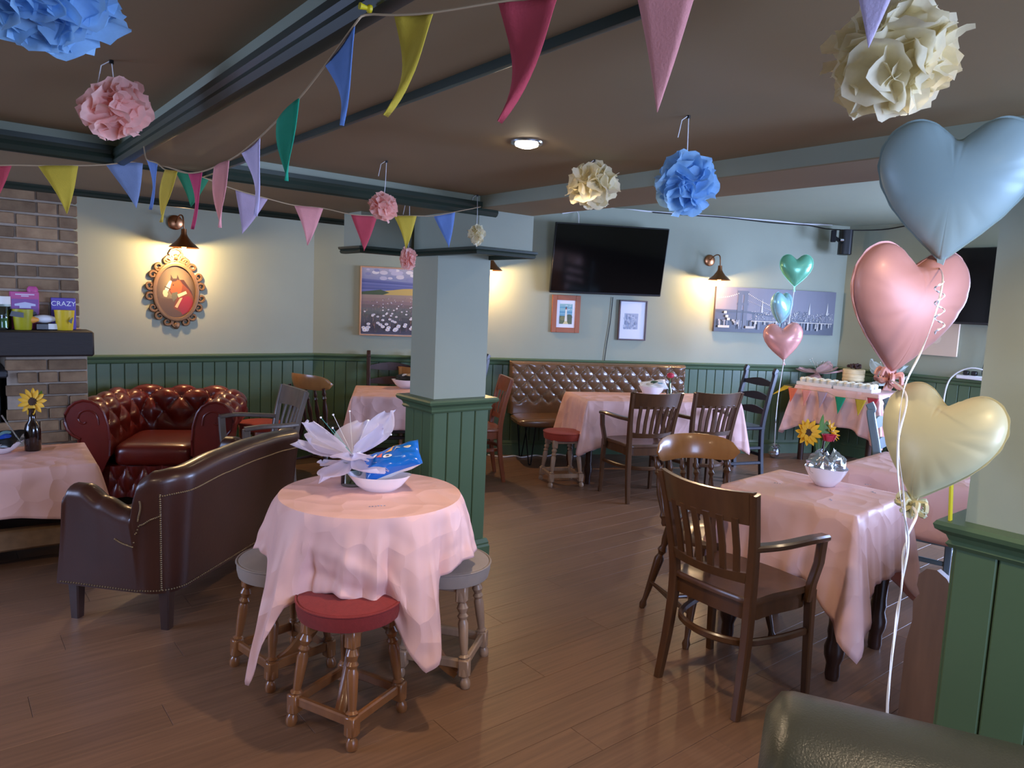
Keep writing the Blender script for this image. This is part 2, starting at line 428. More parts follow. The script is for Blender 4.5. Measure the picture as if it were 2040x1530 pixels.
wr = wall_with_windows('wall_right', False, RX+.12, -2.3, P_b1.y+.08, [(-.5, 1.9, .75, 2.1)], .12)
wl['label'] = 'sage green wall behind the red leather armchair'; wb['label'] = 'pale green wall with the television and bridge canvas'; wr['label'] = 'sage green wall behind the cake table'
wall_with_windows('wall_front', True, -2.2, -2.5, 7.9, [(.6, 2.9, .75, 1.95)], .12)
wall_with_windows('wall_side', False, -2.4, -2.3, 6.45, [(3.25, 5.15, .75, 1.9)], .12)
wi = 1
for horiz, c, a, b, z0, z1 in ((True, -2.26, .6, 2.9, .75, 1.95), (False, 7.86, -.5, 1.9, .75, 2.1), (False, -2.46, 3.25, 5.15, .75, 1.9)):
    mb = MB(); g = 3
    def q(p0, p1, za, zb):
        if horiz: mb.box(((p0+p1)/2, c, (za+zb)/2), (p1-p0, .05, zb-za), .004)
        else: mb.box((c, (p0+p1)/2, (za+zb)/2), (.05, p1-p0, zb-za), .004)
    q(a, b, z0, z0+.05); q(a, b, z1-.05, z1); q(a, b, z1-.42, z1-.38)
    for i in range(g+1):
        x = lerp(a+.025, b-.025, i/g); q(x-.025, x+.025, z0, z1)
    struct(mb.build('window_%d' % wi, 'whiteplastic')); wi += 1
# ceilings and beams
CZ, SZ = 2.01, 1.95
struct(slab('ceiling', -2.5, 2.1, -2.3, 2.9, CZ, CZ+.1, 'ceiling'))['label'] = 'brown painted ceiling between the beams'
struct(slab('ceiling_upper', 2.43, 8.2, -2.3, 6.8, 2.485, 2.56, 'bulkhead'))
struct(slab('ceiling_lounge', -2.5, 2.43, 4.05, 6.8, 2.485, 2.56, 'ceiling'))
bk = struct(slab('ceiling_bulkhead', -2.5, 2.43, 2.9, 4.05, SZ+.004, 2.485, 'bulkhead'))
struct(slab('ceiling_soffit', -2.5, 2.43, 2.9, 4.05, SZ, SZ+.004, 'ceiling'))
b2 = struct(slab('ceiling_beam', 2.1, 2.43, -2.3, 2.9, SZ+.004, 2.485, 'bulkhead'))
struct(slab('ceiling_beam_soffit', 2.1, 2.43, -2.3, 2.9, SZ, SZ+.004, 'ceiling'))
b1 = struct(slab('ceiling_beam', .535, .815, -2.3, 2.9, 1.936, CZ, 'bulkhead'))
struct(slab('ceiling_beam_soffit', .545, .805, -2.3, 2.88, 1.932, 1.936, 'ceiling'))
def moulding(name, pts, prof, mt='trimgreen', parent=None):
    return struct(MB().sweep(pts, prof, caps=True).build(name, mt, parent, True, 25))
mo = [(0, .0), (.012, .006), (.02, .02), (.016, .034), (.022, .045), (.022, .062), (0, .062), (-.01, .062), (-.01, 0)]
moulding('trim_1', [(2.2, 2.9, 1.918), (-2.5, 2.9, 1.918)], [(-x, z) for x, z in mo])
moulding('trim_2', [(-2.5, 4.055, 1.918), (2.43, 4.055, 1.918)], [(x*.6, z*.7) for x, z in mo])
moulding('trim_3', [(.535, 2.9, 1.915), (.535, -2.3, 1.915)], [(x, z*.85) for x, z in mo])
moulding('trim_4', [(.815, 2.9, 1.915), (.815, -2.3, 1.915)], [(-x, z*.85) for x, z in mo])
# pillars: plastered shaft, cap with ledge
pil = struct(slab('wall_pillar', 2.1, 2.445, 3.256, 3.505, 0, SZ, 'wall')); pil['label'] = 'square plastered pillar with dark green panelled base'
cap = MB().box((2.272, 3.2, 1.855), (.345, .6, .19)).build('pillar_cap', 'wall', pil, False)
MB().box((1.95, 3.65, 1.855), (.3, .2, .19)).box((2.27, 3.65, 1.855), (.345, .2, .19)).build('pillar_cap', 'wall', pil, False)
lp = [(0, 1.733), (.012, 1.735), (.018, 1.745), (.014, 1.752), (.026, 1.757), (.028, 1.768), (0, 1.772)]
lp = [(-a, z-1.75) for a, z in lp]+[(.02, .02), (.02, -.017)]
MB().sweep([(2.452, 3.52, 1.75), (2.447, 2.898, 1.75), (2.098, 2.898, 1.75), (2.098, 3.55, 1.75)], lp).sweep([(2.1, 3.548, 1.75), (1.798, 3.548, 1.75), (1.798, 3.76, 1.75)], lp).build('ledge', 'trimgreen', pil, True, 25)
slab('ledge_underside', 2.1, 2.445, 2.9, 3.26, 1.756, 1.762, 'wall', pil)
pil2 = struct(slab('wall_pillar', 2.16, 2.43, .1, .70, 0, SZ, 'wall')); pil2['label'] = 'pillar beside the heart balloons with bright green panelled base'
# ---- panelling: dado boards, rail and skirting
def panel_run(a, b, parent, n, z0=.14, z1=.90, proud=.014, rail_z=.90, skirt=True, mt='wainscot', names=('trim_5', 'baseboard_left'), wbd=.1, capz=.965):
    """tongue and groove boards from a to b; the room is on the right hand of a->b"""
    a, b = V((a[0], a[1], 0)), V((b[0], b[1], 0)); d = (b-a); ln = d.length; d.normalize(); nin = V((d.y, -d.x, 0)); k = max(1, round(ln/wbd)); w = ln/k
    bm_ = MB().box((0, 0, (z1-z0)/2), (w-.004, proud, z1-z0), .004).mesh('panel_board', mt, False); ang = atan2(d.y, d.x)
    for i in range(k):
        o = obj('panel_board', bm_, parent); p = a+d*(w*(i+.5))+nin*(proud/2+.003); o.location = (p.x, p.y, z0); o.rotation_euler = (0, 0, ang)
    MB().box((0, 0, 0), (ln, .004, z1-z0+.1), 0, Matrix.Translation((a+b)/2+nin*.002+UP*((z0+z1)/2)) @ rotz(ang)).build('panel_backing', mt, parent, False)
    pr = [(0, 0), (.022, .0), (.03, .008), (.024, .018), (.026, .03), (.046, .045), (.05, .055), (.046, .066), (0, .068)]
    sk = [(0, 0), (.03, 0), (.03, .10), (.024, .112), (.026, .122), (.018, .145), (0, .148)]
    moulding(names[0], [a+UP*(capz-.066), b+UP*(capz-.066)], pr, mt)
    if skirt: moulding(names[1], [a, b], sk, mt)
panel_run((.6, LY), (P_b0.x, LY), wl, 20, names=('trim_5', 'baseboard_left'))
panel_run((P_b0.x, P_b0.y), (P_b1.x, P_b1.y), wb, 56, names=('trim_6', 'baseboard_back'))
panel_run((RX, P_b1.y), (RX, 2.0), wr, 20, names=('trim_7', 'baseboard_right'))
def pillar_panels(x0, x1, y0, y1, parent, nm, sides):
    e = .012
    run = {'w': ((x0-e, y1+e), (x0-e, y0-e)), 's': ((x0-e, y0-e), (x1+e, y0-e)), 'e': ((x1+e, y0-e), (x1+e, y1+e)), 'n': ((x1+e, y1+e), (x0-e, y1+e))}
    for s in sides:
        a, b = run[s]; a, b = V((*a, 0)), V((*b, 0)); d = (b-a); ln = d.length; d.normalize(); nin = V((d.y, -d.x, 0)); k = max(2, round(ln/.1)); w = ln/k
        me = MB().box((0, 0, .38), (w-.004, .016, .78), .004).mesh('panel_board', 'wainscot', False)
        for i in range(k):
            o = obj('panel_board', me, parent); p = a+d*(w*(i+.5)); o.location = (p.x, p.y, .13); o.rotation_euler = (0, 0, atan2(d.y, d.x))
    pr = [(-.02, -.005), (.012, -.005), (.02, .006), (.014, .016), (.02, .03), (.042, .045), (.046, .058), (.04, .068), (-.02, .07)]
    sk = [(-.02, 0), (.03, 0), (.03, .10), (.024, .112), (.026, .122), (.016, .145), (-.02, .148)]
    P = [(x0-e, y1+e), (x0-e, y0-e), (x1+e, y0-e), (x1+e, y1+e)]
    for nme, pf, z in ((nm[0], pr, .9), (nm[1], sk, 0)):
        mb = MB(); n = len(pf); vs = []; cx, cy = (x0+x1)/2, (y0+y1)/2
        for x, y in P:
            sx, sy = (1 if x > cx else -1), (1 if y > cy else -1)
            vs += [(x+sx*q, y+sy*q, z+h) for q, h in pf]
        fs = [(i*n+j, i*n+(j+1) % n, ((i+1) % 4)*n+(j+1) % n, ((i+1) % 4)*n+j) for i in range(4) for j in range(n)]
        mb.add(vs, fs); struct(mb.build(nme, 'wainscot', None, True, 25))
pillar_panels(2.1, 2.445, 3.256, 3.505, pil, ('trim_8', 'baseboard_pillar'), 'wse')
pillar_panels(2.16, 2.43, .1, .70, pil2, ('trim_9', 'baseboard_pillar'), 'wn')
# ---- chimney breast with brick facing
CY, CX = 5.45, .765
chim = struct(MB().box((-.3, (CY+LY)/2, 1.85), (2*CX+.56, LY-CY-.02, 1.28)).box((.585, (CY+LY)/2, .6), (.44, LY-CY-.02, 1.2)).box((-1.2, (CY+LY)/2, .6), (.7, LY-CY-.02, 1.2)).box((-.3, CY+.65, .6), (1.6, .3, 1.2)).build('wall_chimney', 'mortar', None, False)); chim['label'] = 'old brick chimney breast'
bl, bh, bg_ = .215, .067, .012
rb = random.Random(5)
bms = {}
for k_, l_ in (('full', bl), ('half', .1), ('three', .155)): bms[k_] = MB().box((0, 0, 0), (l_, .05, bh), .005).mesh('brick', 'brick', False)
def bricks(x0, x1, z0, z1, y):
    z = z0+bh/2; r = 0
    while z+bh/2 <= z1+.005:
        x = x1; i = 0
        while x > x0+.04:
            k_ = rb.choice(('half', 'three')) if (i == 0 and r % 2) else ('half' if rb.random() < .2 else 'full'); l_ = {'full': bl, 'half': .1, 'three': .155}[k_]
            if x-l_ < x0-.1: break
            o = obj('brick', bms[k_], chim); o.location = (x-l_/2, y+.027+rb.uniform(-.006, .003), z+rb.uniform(-.002, .002)); o.rotation_euler = (rb.uniform(-.02, .02), rb.uniform(-.008, .008), rb.uniform(-.015, .015))
            x -= l_+bg_; i += 1
        z += bh+bg_; r += 1
bricks(-.05, CX, 1.22, 2.42, CY-.005)
bricks(.38, .80, .0, 1.05, CY-.02)
mant = MB().box((0, 0, .08), (1.9, .24, .16), .012).build('mantel_beam', 'oakdark', None, True); mant.location = (-.135, CY-.09, 1.05)
tag(mant, 'thick dark oak mantel beam on the brick chimney', 'mantel')
st = thing('stove', (.02, CY+.2, 0), 0, 'black stove inside the brick fireplace', 'stove')
MB().box((0, 0, .48), (.62, .4, .86), .02).build('body', 'stove', st); MB().box((0, -.21, .5), (.46, .03, .55), .01).build('door', 'blackmetal', st); MB().box((0, 0, .93), (.7, .46, .05), .01).build('top_plate', 'stove', st)
gl_ = thing('tealight_glass', (*at_y(30, 750, CY+.1).xy, .956), 0, 'small clear tealight glass on the stove top', 'glass')
MB().lathe([(.0, 0), (.032, 0), (.036, .07), (.033, .07), (.029, .008), (0, .008)], 16).build('cup', 'clearglass', gl_); MB().lathe([(0, .009), (.022, .009), (.022, .028), (0, .028)], 12).build('candle', 'whiteplastic', gl_)

# ------------------------------------------------------------------ chairs
def captain_chair(name, loc, rz, label, wood, arms=True, group='slat back chairs'):
    t = thing(name, loc, rz, label, 'chair', group)
    for s in (-1, 1):
        p = cat_rom([(s*.188, -.215, 0), (s*.18, -.178, .24), (s*.178, -.168, .45), (s*.195, -.195, .66), (s*.215, -.245, .868)], 5)
        MB().bar(p, .034, .036, V((0, 1, 0)), .005, scale=[(.85+.25*sin(pi*min(1, i/(len(p)-1)*1.1))) for i in range(len(p))]).build('back_post', wood, t)
        q = cat_rom([(s*.232, .178, 0), (s*.228, .165, .3), (s*.225, .16, .44)], 4)
        MB().bar(q, .036, .036, V((0, 1, 0)), .005, scale=[.75+.35*i/(len(q)-1) for i in range(len(q))]).build('leg', wood, t)
        if arms:
            a = cat_rom([(s*.19, -.19, .655), (s*.235, -.08, .66), (s*.265, .06, .668), (s*.262, .165, .66)], 5)
            arm = MB().bar(a, .046, .026, UP, .007).build('arm', wood, t)
            MB().bar([(s*.259, .155, .66), (s*.255, .15, .56), (s*.236, .145, .47), (s*.228, .145, .40)], .028, .045, V((0, 1, 0)), .006).build('arm_post', wood, arm)
    def rail(z0, z1, yb, bow, w0, w1, th, nm):
        def fn(u, v, side):
            x = (u-.5)*2; z = lerp(z0, z1, v)+.012*(abs(x)**2)*(1 if v > .5 else 0)
            return V((x*lerp(w0, w1, v), yb-bow*(1-x*x)-(z-z0)*.24+side, z))
        mb = MB(); n, k = 14, 5; vs = []; fs = []
        ring = [(v/(k-1), -th/2) for v in range(k)]+[(v/(k-1), th/2) for v in range(k-1, -1, -1)]
        for i in range(n): vs += [fn(i/(n-1), v, sd) for v, sd in ring]
        m_ = len(ring)
        for i in range(n-1):
            for j in range(m_): fs.append((i*m_+j, i*m_+(j+1) % m_, (i+1)*m_+(j+1) % m_, (i+1)*m_+j))
        fs += [tuple(range(m_)), tuple(range((n-1)*m_, n*m_))]
        mb.add(vs, fs); return mb.build(nm, wood, t)
    rail(.745, .862, -.212, .045, .20, .212, .022, 'top_rail'); rail(.512, .545, -.172, .035, .178, .18, .022, 'lower_rail')
    for i in range(6):
        x = (i-2.5)*.056; b = 1-(x/.2)**2
        MB().bar([(x*.92, -.176-.034*b, .53), (x*.96, -.192-.04*b, .64), (x*1.0, -.226-.045*b, .765)], .03, .011, V((0, 1, 0)), .003).build('slat', wood, t)
    out = [(.19, -.165), (.2, -.05), (.222, .1), (.215, .165), (.16, .2), (.0, .215), (-.16, .2), (-.215, .165), (-.222, .1), (-.2, -.05), (-.19, -.165), (-.1, -.185), (0, -.19), (.1, -.185)]
    o2 = [(p.x, p.y) for p in cat_rom([(x, y, 0) for x, y in out], 3, True)]
    mb = MB(); n = len(o2); vs = []
    for k, z in ((.94, .426), (1., .432), (1., .448), (.97, .456), (.6, .449), (.001, .446)): vs += [(x*k, y*k, z) for x, y in o2]
    fs = [(i*n+j, i*n+(j+1) % n, (i+1)*n+(j+1) % n, (i+1)*n+j) for i in range(5) for j in range(n)]+[tuple(range(n))]
    mb.add(vs, fs).build('seat', wood, t)
    mb = MB().prism([(x*.95, y*.95) for x, y in o2], .06, TR(0, 0, .368)); mb.build('apron', wood, t)
    h = cat_rom([(-.222, .15, .27), (-.2, -.02, .27), (-.14, -.16, .27), (0, -.21, .27), (.14, -.16, .27), (.2, -.02, .27), (.222, .15, .27)], 5)
    MB().bar(h, .02, .03, UP, .006).build('hoop_stretcher', wood, t)
    return t
BALUS = [(.012, 0), (.016, .04), (.012, .09), (.019, .14), (.011, .2), (.021, .45), (.016, .6), (.01, .72), (.019, .77), (.011, .82), (.018, .87), (.012, .93), (.013, 1)]
LEGP = [(.013, 0), (.019, .05), (.012, .1), (.016, .25), (.022, .5), (.025, .62), (.014, .68), (.024, .73), (.014, .78), (.022, .86), (.024, 1)]
def spindle_chair(name, loc, rz, label, wood, crest=None, group='spindle back chairs'):
    t = thing(name, loc, rz, label, 'chair', group)
    for sx in (-1, 1):
        for sy in (-1, 1): MB().turned((sx*.225, sy*.215-(.02 if sy < 0 else 0), 0), (sx*.145, sy*.145, .44), LEGP).build('leg', wood, t)
        MB().turned((sx*.205, -.2, .15), (sx*.2, .19, .15), [(.008, 0), (.012, .3), (.016, .5), (.012, .7), (.008, 1)], 8).build('stretcher', wood, t)
        MB().turned((sx*.165, -.165, .445), (sx*.2, -.235, .78), BALUS).build('back_post', wood, t)
    MB().turned((-.2, 0, .15), (.2, 0, .15), [(.008, 0), (.012, .3), (.017, .5), (.012, .7), (.008, 1)], 8).build('stretcher', wood, t)
    for i in range(4):
        x = (i-1.5)*.078
        MB().turned((x*.85, -.18-.008*(2-abs(i-1.5)), .445), (x, -.27+.06*(x/.2)**2, .76), [(r*.85, f) for r, f in BALUS], 10).build('spindle', wood, t)
    n = 40; pr = [(0, .425), (.17, .425), (.205, .437), (.205, .452), (.185, .462), (.1, .452), (0, .448)]
    MB().lathe(pr, n, Matrix.Diagonal((1, .98, 1, 1))).build('seat', wood, t)
    def fn(u, v):                                       # curved crest rail, rounded ends, thick cross section
        a = lerp(-1, 1, u); an = 2*pi*v; ex = (1-abs(a)**6)**.5 if abs(a) < 1 else 0
        zc, hh = .81, .062*max(ex, .12); y = -.285+.11*a*a; z = zc+hh*sin(an)
        return V((a*.225, y+.013*cos(an)-(z-zc)*.25, z+.012*(1-a*a)))
    mb = MB().grid(fn, 25, 14, False, True); mb.f += [tuple(range(14)), tuple(range(24*14, 25*14))]; mb.c += [None]*2
    mb.build('crest_rail', crest or wood, t)
    return t
def ladder_chair(name, loc, rz, label, wood, group='ladder back chairs', seatm=None):
    t = thing(name, loc, rz, label, 'chair', group)
    for s in (-1, 1):
        p = cat_rom([(s*.2, -.225, 0), (s*.2, -.2, .25), (s*.2, -.195, .47), (s*.205, -.235, .72), (s*.205, -.285, .93), (s*.205, -.282, .965), (s*.205, -.30, 1.0)], 4)
        MB().bar(p, .036, .044, V((0, 1, 0)), .007).build('back_post', wood, t)
        MB().bar([(s*.215, .19, 0), (s*.21, .185, .46)], .038, .038, V((0, 1, 0)), .006, scale=[.85, 1]).build('leg', wood, t)
        for z in (.13, .27): MB().bar([(s*.207, -.2, z), (s*.212, .185, z)], .018, .028, UP, .005).build('stretcher', wood, t)
    for z in (.17, .33): MB().bar([(-.21, .186, z), (.21, .186, z)], .02, .03, UP, .005).build('stretcher', wood, t)
    MB().bar([(-.2, -.205, .2), (.2, -.205, .2)], .02, .03, UP, .005).build('stretcher', wood, t)
    for z in (.57, .70, .83):
        mb = MB(); n = 16; vs = []
        for i in range(n):
            x = lerp(-1, 1, i/(n-1)); zu = .075-.034*abs(x)**1.6*(1 if abs(x) < 1 else 1); zl = -.012*(1-x*x)+.012
            y = -.205-(z-.47)*.19-.015*(1-x*x)
            vs += [(x*.2, y-.007, z+zl), (x*.2, y-.007, z+zu), (x*.2, y+.007, z+zu), (x*.2, y+.007, z+zl)]
        fs = [(i*4+j, i*4+(j+1) % 4, i*4+4+(j+1) % 4, i*4+4+j) for i in range(n-1) for j in range(4)]+[(0, 1, 2, 3), (n*4-4, n*4-3, n*4-2, n*4-1)]
        mb.add(vs, fs).build('ladder_slat', wood, t)
    MB().box((0, -.005, .455), (.44, .43, .032), .01).build('seat', seatm or wood, t)
    MB().box((0, .175, .425), (.4, .02, .05), .003).build('apron', wood, t)
    return t
def stool(name, loc, rz, label, wood, pad, group='round topped stools', h=.45, R=.166):
    t = thing(name, loc, rz, label, 'stool', group)
    TL = [(.017, 0), (.021, .03), (.02, .07), (.013, .1), (.0175, .115), (.0215, .12), (.0215, .27), (.016, .285), (.022, .3), (.014, .32), (.018, .45), (.0205, .62), (.015, .66), (.022, .69), (.014, .72), (.023, .77), (.014, .82), (.0225, .84), (.0225, 1)]
    for sx in (-1, 1):
        for sy in (-1, 1):
            a, b = V((sx*.138, sy*.138, 0)), V((sx*.095, sy*.095, h-.06)); d = b-a
            MB().turned(a, b, [(r, f) for r, f in TL], 12).build('leg', wood, t)
            for fr_ in (.2, .91): MB().box((0, 0, 0), (.042, .042, .07), .005, Matrix.Translation(a+d*fr_)).build('leg_block', wood, t)
    for s in (-1, 1):
        MB().bar([(-.127, s*.127, .09), (.127, s*.127, .09)], .022, .036, UP, .005).build('stretcher', wood, t)
        MB().bar([(s*.127, -.127, .09), (s*.127, .127, .09)], .022, .036, UP, .005).build('stretcher', wood, t)
    MB().box((0, 0, h-.075), (.22, .22, .035), .004).build('seat_frame', wood, t)
    sd = MB().lathe([(0, h-.068), (R-.022, h-.07), (R-.006, h-.062), (R, h-.035), (R, h-.012), (R-.008, h-.002), (R-.036, h+.004), (.06, h+.008), (0, h+.009)], 48).build('seat', pad, t)
    MB().sweep([((R+.0005)*cos(a), (R+.0005)*sin(a), h-.006) for a in [2*pi*i/48 for i in range(48)]], [(.004*cos(q), .004*sin(q)) for q in [2*pi*j/6 for j in range(6)]], closed=True).build('piping', pad, sd)
    return t

# near table chairs
c_near = captain_chair('slat_back_armchair', (2.50, 1.595, 0), facing(1, -.03), 'brown slat back wooden armchair nearest the camera at the right pink table', 'chairwood')
p1, p2 = V((4.161, 3.666, 0)), V((4.517, 3.544, 0)); dn = V((.33, .94, 0)).normalized()
captain_chair('slat_back_armchair', (p1+p2)/2+dn*.2, facing(dn.x, dn.y), 'brown slat back armchair facing the tufted bench, the left one of two', 'chairwood')
captain_chair('slat_back_armchair', V((4.88, 3.42, 0))+dn*.22, facing(dn.x, dn.y), 'brown slat back armchair facing the tufted bench, the one beside the tall navy chair', 'chairwood')
captain_chair('slat_back_armchair', (1.66, 4.69, 0), facing(-1, .02), 'brown slat back armchair in grey light beside the red leather armchair', 'chairwood_grey_lit')
captain_chair('slat_back_armchair', at_z(838, 905, 0)+V((.0, .1, 0)), facing(.35, .94), 'honey coloured armchair half hidden behind the panelled pillar', 'chairwood_honey')
captain_chair('slat_back_chair', (3.62, 4.93, 0), facing(-.9, .43), 'reddish slat back chair just right of the panelled pillar', 'chairwood_red', arms=False)
spindle_chair('spindle_back_chair', (2.875, 1.985, 0), facing(-.40, -.92), 'brown spindle back chair behind the nearest armchair', 'chairwood', 'chairwood_honey')
spindle_chair('spindle_back_chair', (2.53, 5.50, 0), facing(.95, .3), 'spindle back chair with polished honey crest by the green panelling', 'chairwood_dark', 'chairwood_honey')
lm = (V((3.161, 6.105, 0))+V((3.511, 5.894, 0)))/2; ld = V((-.43, -.9, 0))
ladder_chair('ladder_back_chair', lm+ld*.3+V((.03, -.02, 0)), facing(ld.x, ld.y), 'dark brown ladder back chair under the daisy painting', 'chairwood_dark')
ladder_chair('ladder_back_chair', (5.86, 3.93, 0), facing(-.95, .32), 'tall navy ladder back chair at the end of the bench table', 'chairnavy')
ladder_chair('ladder_back_chair', at_z(971, 707, 1.0).xy.to_3d()-V((.285, -.205, 0)), facing(-1, 0), 'black ladder back chair peeking out behind the pillar', 'chairnavy')
ladder_chair('ladder_back_chair', at_z(1730, 806, .98).xy.to_3d()+V((.17, -.3, 0)), facing(.2, -.98), 'grey painted ladder back chair in front of the cake table', 'chairgrey')
# stools
sf = stool('round_stool', (1.12, 2.236, 0), radians(23), 'red corduroy round stool in front of the round pink table', 'stoolwood', 'velvet_red', R=.184, h=.462)
pL = at_z(566, 1108, .46); stool('round_stool', (pL.x, pL.y, 0), radians(10), 'grey suede round stool left of the round pink table', 'stoolwood', 'suede', R=.178, h=.46)
pR = at_z(890, 1112, .46); stool('round_stool', (pR.x, pR.y, 0), radians(38), 'grey suede round stool right of the round pink table', 'stoolwood_pale', 'suede', R=.178, h=.46)
pF = at_z(1122, 857, .455); stool('round_stool', (pF.x, pF.y, 0), radians(-24), 'rust velvet round stool in front of the tufted bench', 'stoolwood_pale', 'velvet_rust')
pB = at_z(518, 838, .455); stool('round_stool', (pB.x, pB.y, 0), radians(12), 'small red stool behind the grey lit armchair', 'chairwood_red', 'velvet_rust')

# ------------------------------------------------------------------ tables and cloths
def rect_table(name, c, ang, lx, ly, h, label, wood, group='cloth covered tables', turned=True, lr=1.):
    t = thing(name, (c[0], c[1], 0), ang, label, 'table', group)
    MB().box((0, 0, h-.014), (lx, ly, .024), .004).build('tabletop', wood, t)
    for sx in (-1, 1):
        for sy in (-1, 1):
            x, y = sx*(lx/2-.055), sy*(ly/2-.055)
            MB().lathe([(r*lr, f*(h-.028)) for r, f in ((.022, 0), (.026, .03), (.024, .1), (.034, .15), (.036, .2), (.026, .26), (.03, .3), (.027, .34), (.03, .5), (.036, .72), (.028, .76), (.038, .79), (.036, 1))], 14, TR(x, y)).build('leg', wood, t)
        MB().box((sx*(lx/2-.055), 0, h-.075), (.02, ly-.12, .09)).build('apron', wood, t); MB().box((0, sx*(ly/2-.055), h-.075), (lx-.12, .02, .09)).build('apron', wood, t)
    return t
def drape(name, loc, ang, z, outline, drop, flare, wave, label, cat='tablecloth', mt='cloth', group='pink paper tablecloths', rings=16, sag=1.):
    """cloth over a table: outline = closed list of (x, y, nx, ny, s); drop/flare/wave are functions of s (0..1)"""
    t = MB(); n = len(outline); vs = []; fs = []
    for k in (0.002, .25, .5, .75, .93, 1.0): vs += [(x*k, y*k, z+.002) for x, y, _, _, _ in outline]
    r0 = 5
    for j in range(1, rings+1):
        u = j/rings
        for x, y, nx, ny, s in outline:
            dr = drop(s); w = wave(s, u); f = flare(s)*u**.9
            r_ = .006*(1-(1-min(1, u*6))**2)
            vs.append((x+nx*(f+w+r_), y+ny*(f+w+r_), z+.002-dr*u if u > .02 else z))
    tot = r0+rings
    for i in range(tot):
        for j in range(n): fs.append((i*n+j, i*n+(j+1) % n, (i+1)*n+(j+1) % n, (i+1)*n+j))
    fs.append(tuple(range(n)))
    t.add(vs, fs); o = t.build(name, mt, None, True, 80)
    o.location = loc; o.rotation_euler = (0, 0, ang); tag(o, label, cat, group)
    so = o.modifiers.new('thickness', 'SOLIDIFY'); so.thickness = .0012; so.offset = 1
    return o
def rect_outline(lx, ly, r=.012, per=34):
    P = []; cs = [(1, -1), (1, 1), (-1, 1), (-1, -1)]
    for i, (sx, sy) in enumerate(cs):
        a0 = (-90+90*i); cx, cy = sx*(lx/2-r), sy*(ly/2-r)
        for k in range(9):
            a = radians(a0+90*k/8); P.append((cx+r*cos(a), cy+r*sin(a), cos(a), sin(a), (i+(k-4)/40*1.)/4+.125))
        nx_, ny_ = cs[(i+1) % 4]; ex, ey = nx_*(lx/2-r), ny_*(ly/2-r); a = radians(a0+90); q0 = V((cx+r*cos(a), cy+r*sin(a))); q1 = V((ex+r*cos(a), ey+r*sin(a)))
        for k in range(1, per):
            q = q0.lerp(q1, k/per); P.append((q.x, q.y, cos(a), sin(a), (i+.1+.8*k/per)/4+.125))
    return P        # s: corners at .125, .375, .625, .875 (corner i between side i-1 and side i)
def corner_k(s, w=.06):
    return max(0, 1-min(abs(((s-.125) % .25)), .25-((s-.125) % .25))/w)
def rect_cloth(name, c, ang, lx, ly, z, ov, peak, label, seed=1, fl=.03, cfl=.07, wv=.012, corners=(1, 1, 1, 1), sides=None):
    rg = random.Random(seed); ph = [rg.uniform(0, 6.28) for _ in range(4)]
    def ci(s): return int(((s-.125+.125) % 1)/.25) % 4
    def side(s): return int(((s-.125) % 1)/.25) % 4
    def drop(s): return (ov if not sides else sides[side(s)] if corner_k(s, .05) == 0 else (sides[side(s)]))+peak*corner_k(s, .075)**1.1*corners[ci(s)]
    def flare(s): return fl+cfl*corner_k(s, .05)**1.5*corners[ci(s)]
    def wave(s, u):
        k = corner_k(s, .12)
        return u*(wv*sin(2*pi*s*22+ph[0])*(.3+k)+wv*.7*sin(2*pi*s*37+ph[1])*(.2+k)-.03*max(0, sin(2*pi*min(1, max(0, k*1.6-.25))))*k)
    return drape(name, (c[0], c[1], 0), ang, z, rect_outline(lx, ly), drop, flare, wave, label)
# right table
TR_c, TR_a = (3.095, 1.62), radians(4)
rect_table('dining_table', TR_c, TR_a, .56, .60, .715, 'dark turned leg table under the right pink cloth', 'chairwood_dark', lr=1.15)
rect_cloth('tablecloth', TR_c, TR_a, .565, .605, .717, .30, .25, 'pink paper cloth on the table nearest the balloons', 3, fl=.045, cfl=.08)
rect_table('dining_table', (4.15, 1.42), radians(4), .6, .9, .715, 'dark table under pink cloth behind the cream balloon', 'chairwood_dark')
rect_cloth('tablecloth', (4.15, 1.42), radians(4), .605, .905, .717, .30, .2, 'pink paper cloth half hidden behind the cream balloon', 5)
# bench table
FT_c, FT_a = (5.03, 4.215), -_ca
rect_table('dining_table', FT_c, FT_a, 1.42, .62, .715, 'dark table under pink cloth before the tufted bench', 'chairwood_dark')
rect_cloth('tablecloth', FT_c, FT_a, 1.425, .625, .717, .33, .12, 'long pink paper cloth on the table before the bench', 8, fl=.04)
# table behind the pillar
rect_table('dining_table', (3.06, 5.32), radians(-29), .70, .72, .715, 'table under pink cloth behind the panelled pillar', 'chairwood_dark')
rect_cloth('tablecloth', (3.06, 5.32), radians(-29), .705, .725, .717, .26, .14, 'pink paper cloth on the table behind the pillar', 11)
# low table on the left
LT_c = (-.02, 4.70)
lt = thing('coffee_table', (LT_c[0], LT_c[1], 0), radians(-3), 'low rustic table under pink cloth by the fireplace', 'table', 'cloth covered tables')
MB().box((0, 0, .53), (1.42, .62, .03), .004).build('tabletop', 'oakdark', lt)
for sx in (-1, 1):
    for sy in (-1, 1): MB().box((sx*.64, sy*.25, .26), (.09, .09, .52), .01).build('leg', 'oakdark', lt)
MB().box((0, -.25, .17), (1.3, .07, .11), .012).build('lower_rail', 'hearth', lt); MB().box((0, .0, .14), (1.3, .5, .03), .005).build('shelf', 'oakdark', lt)
rect_cloth('tablecloth', LT_c, radians(-3), 1.425, .625, .547, .24, .10, 'pink paper cloth on the low table with the sunflower bottle', 14, fl=.04, wv=.006)
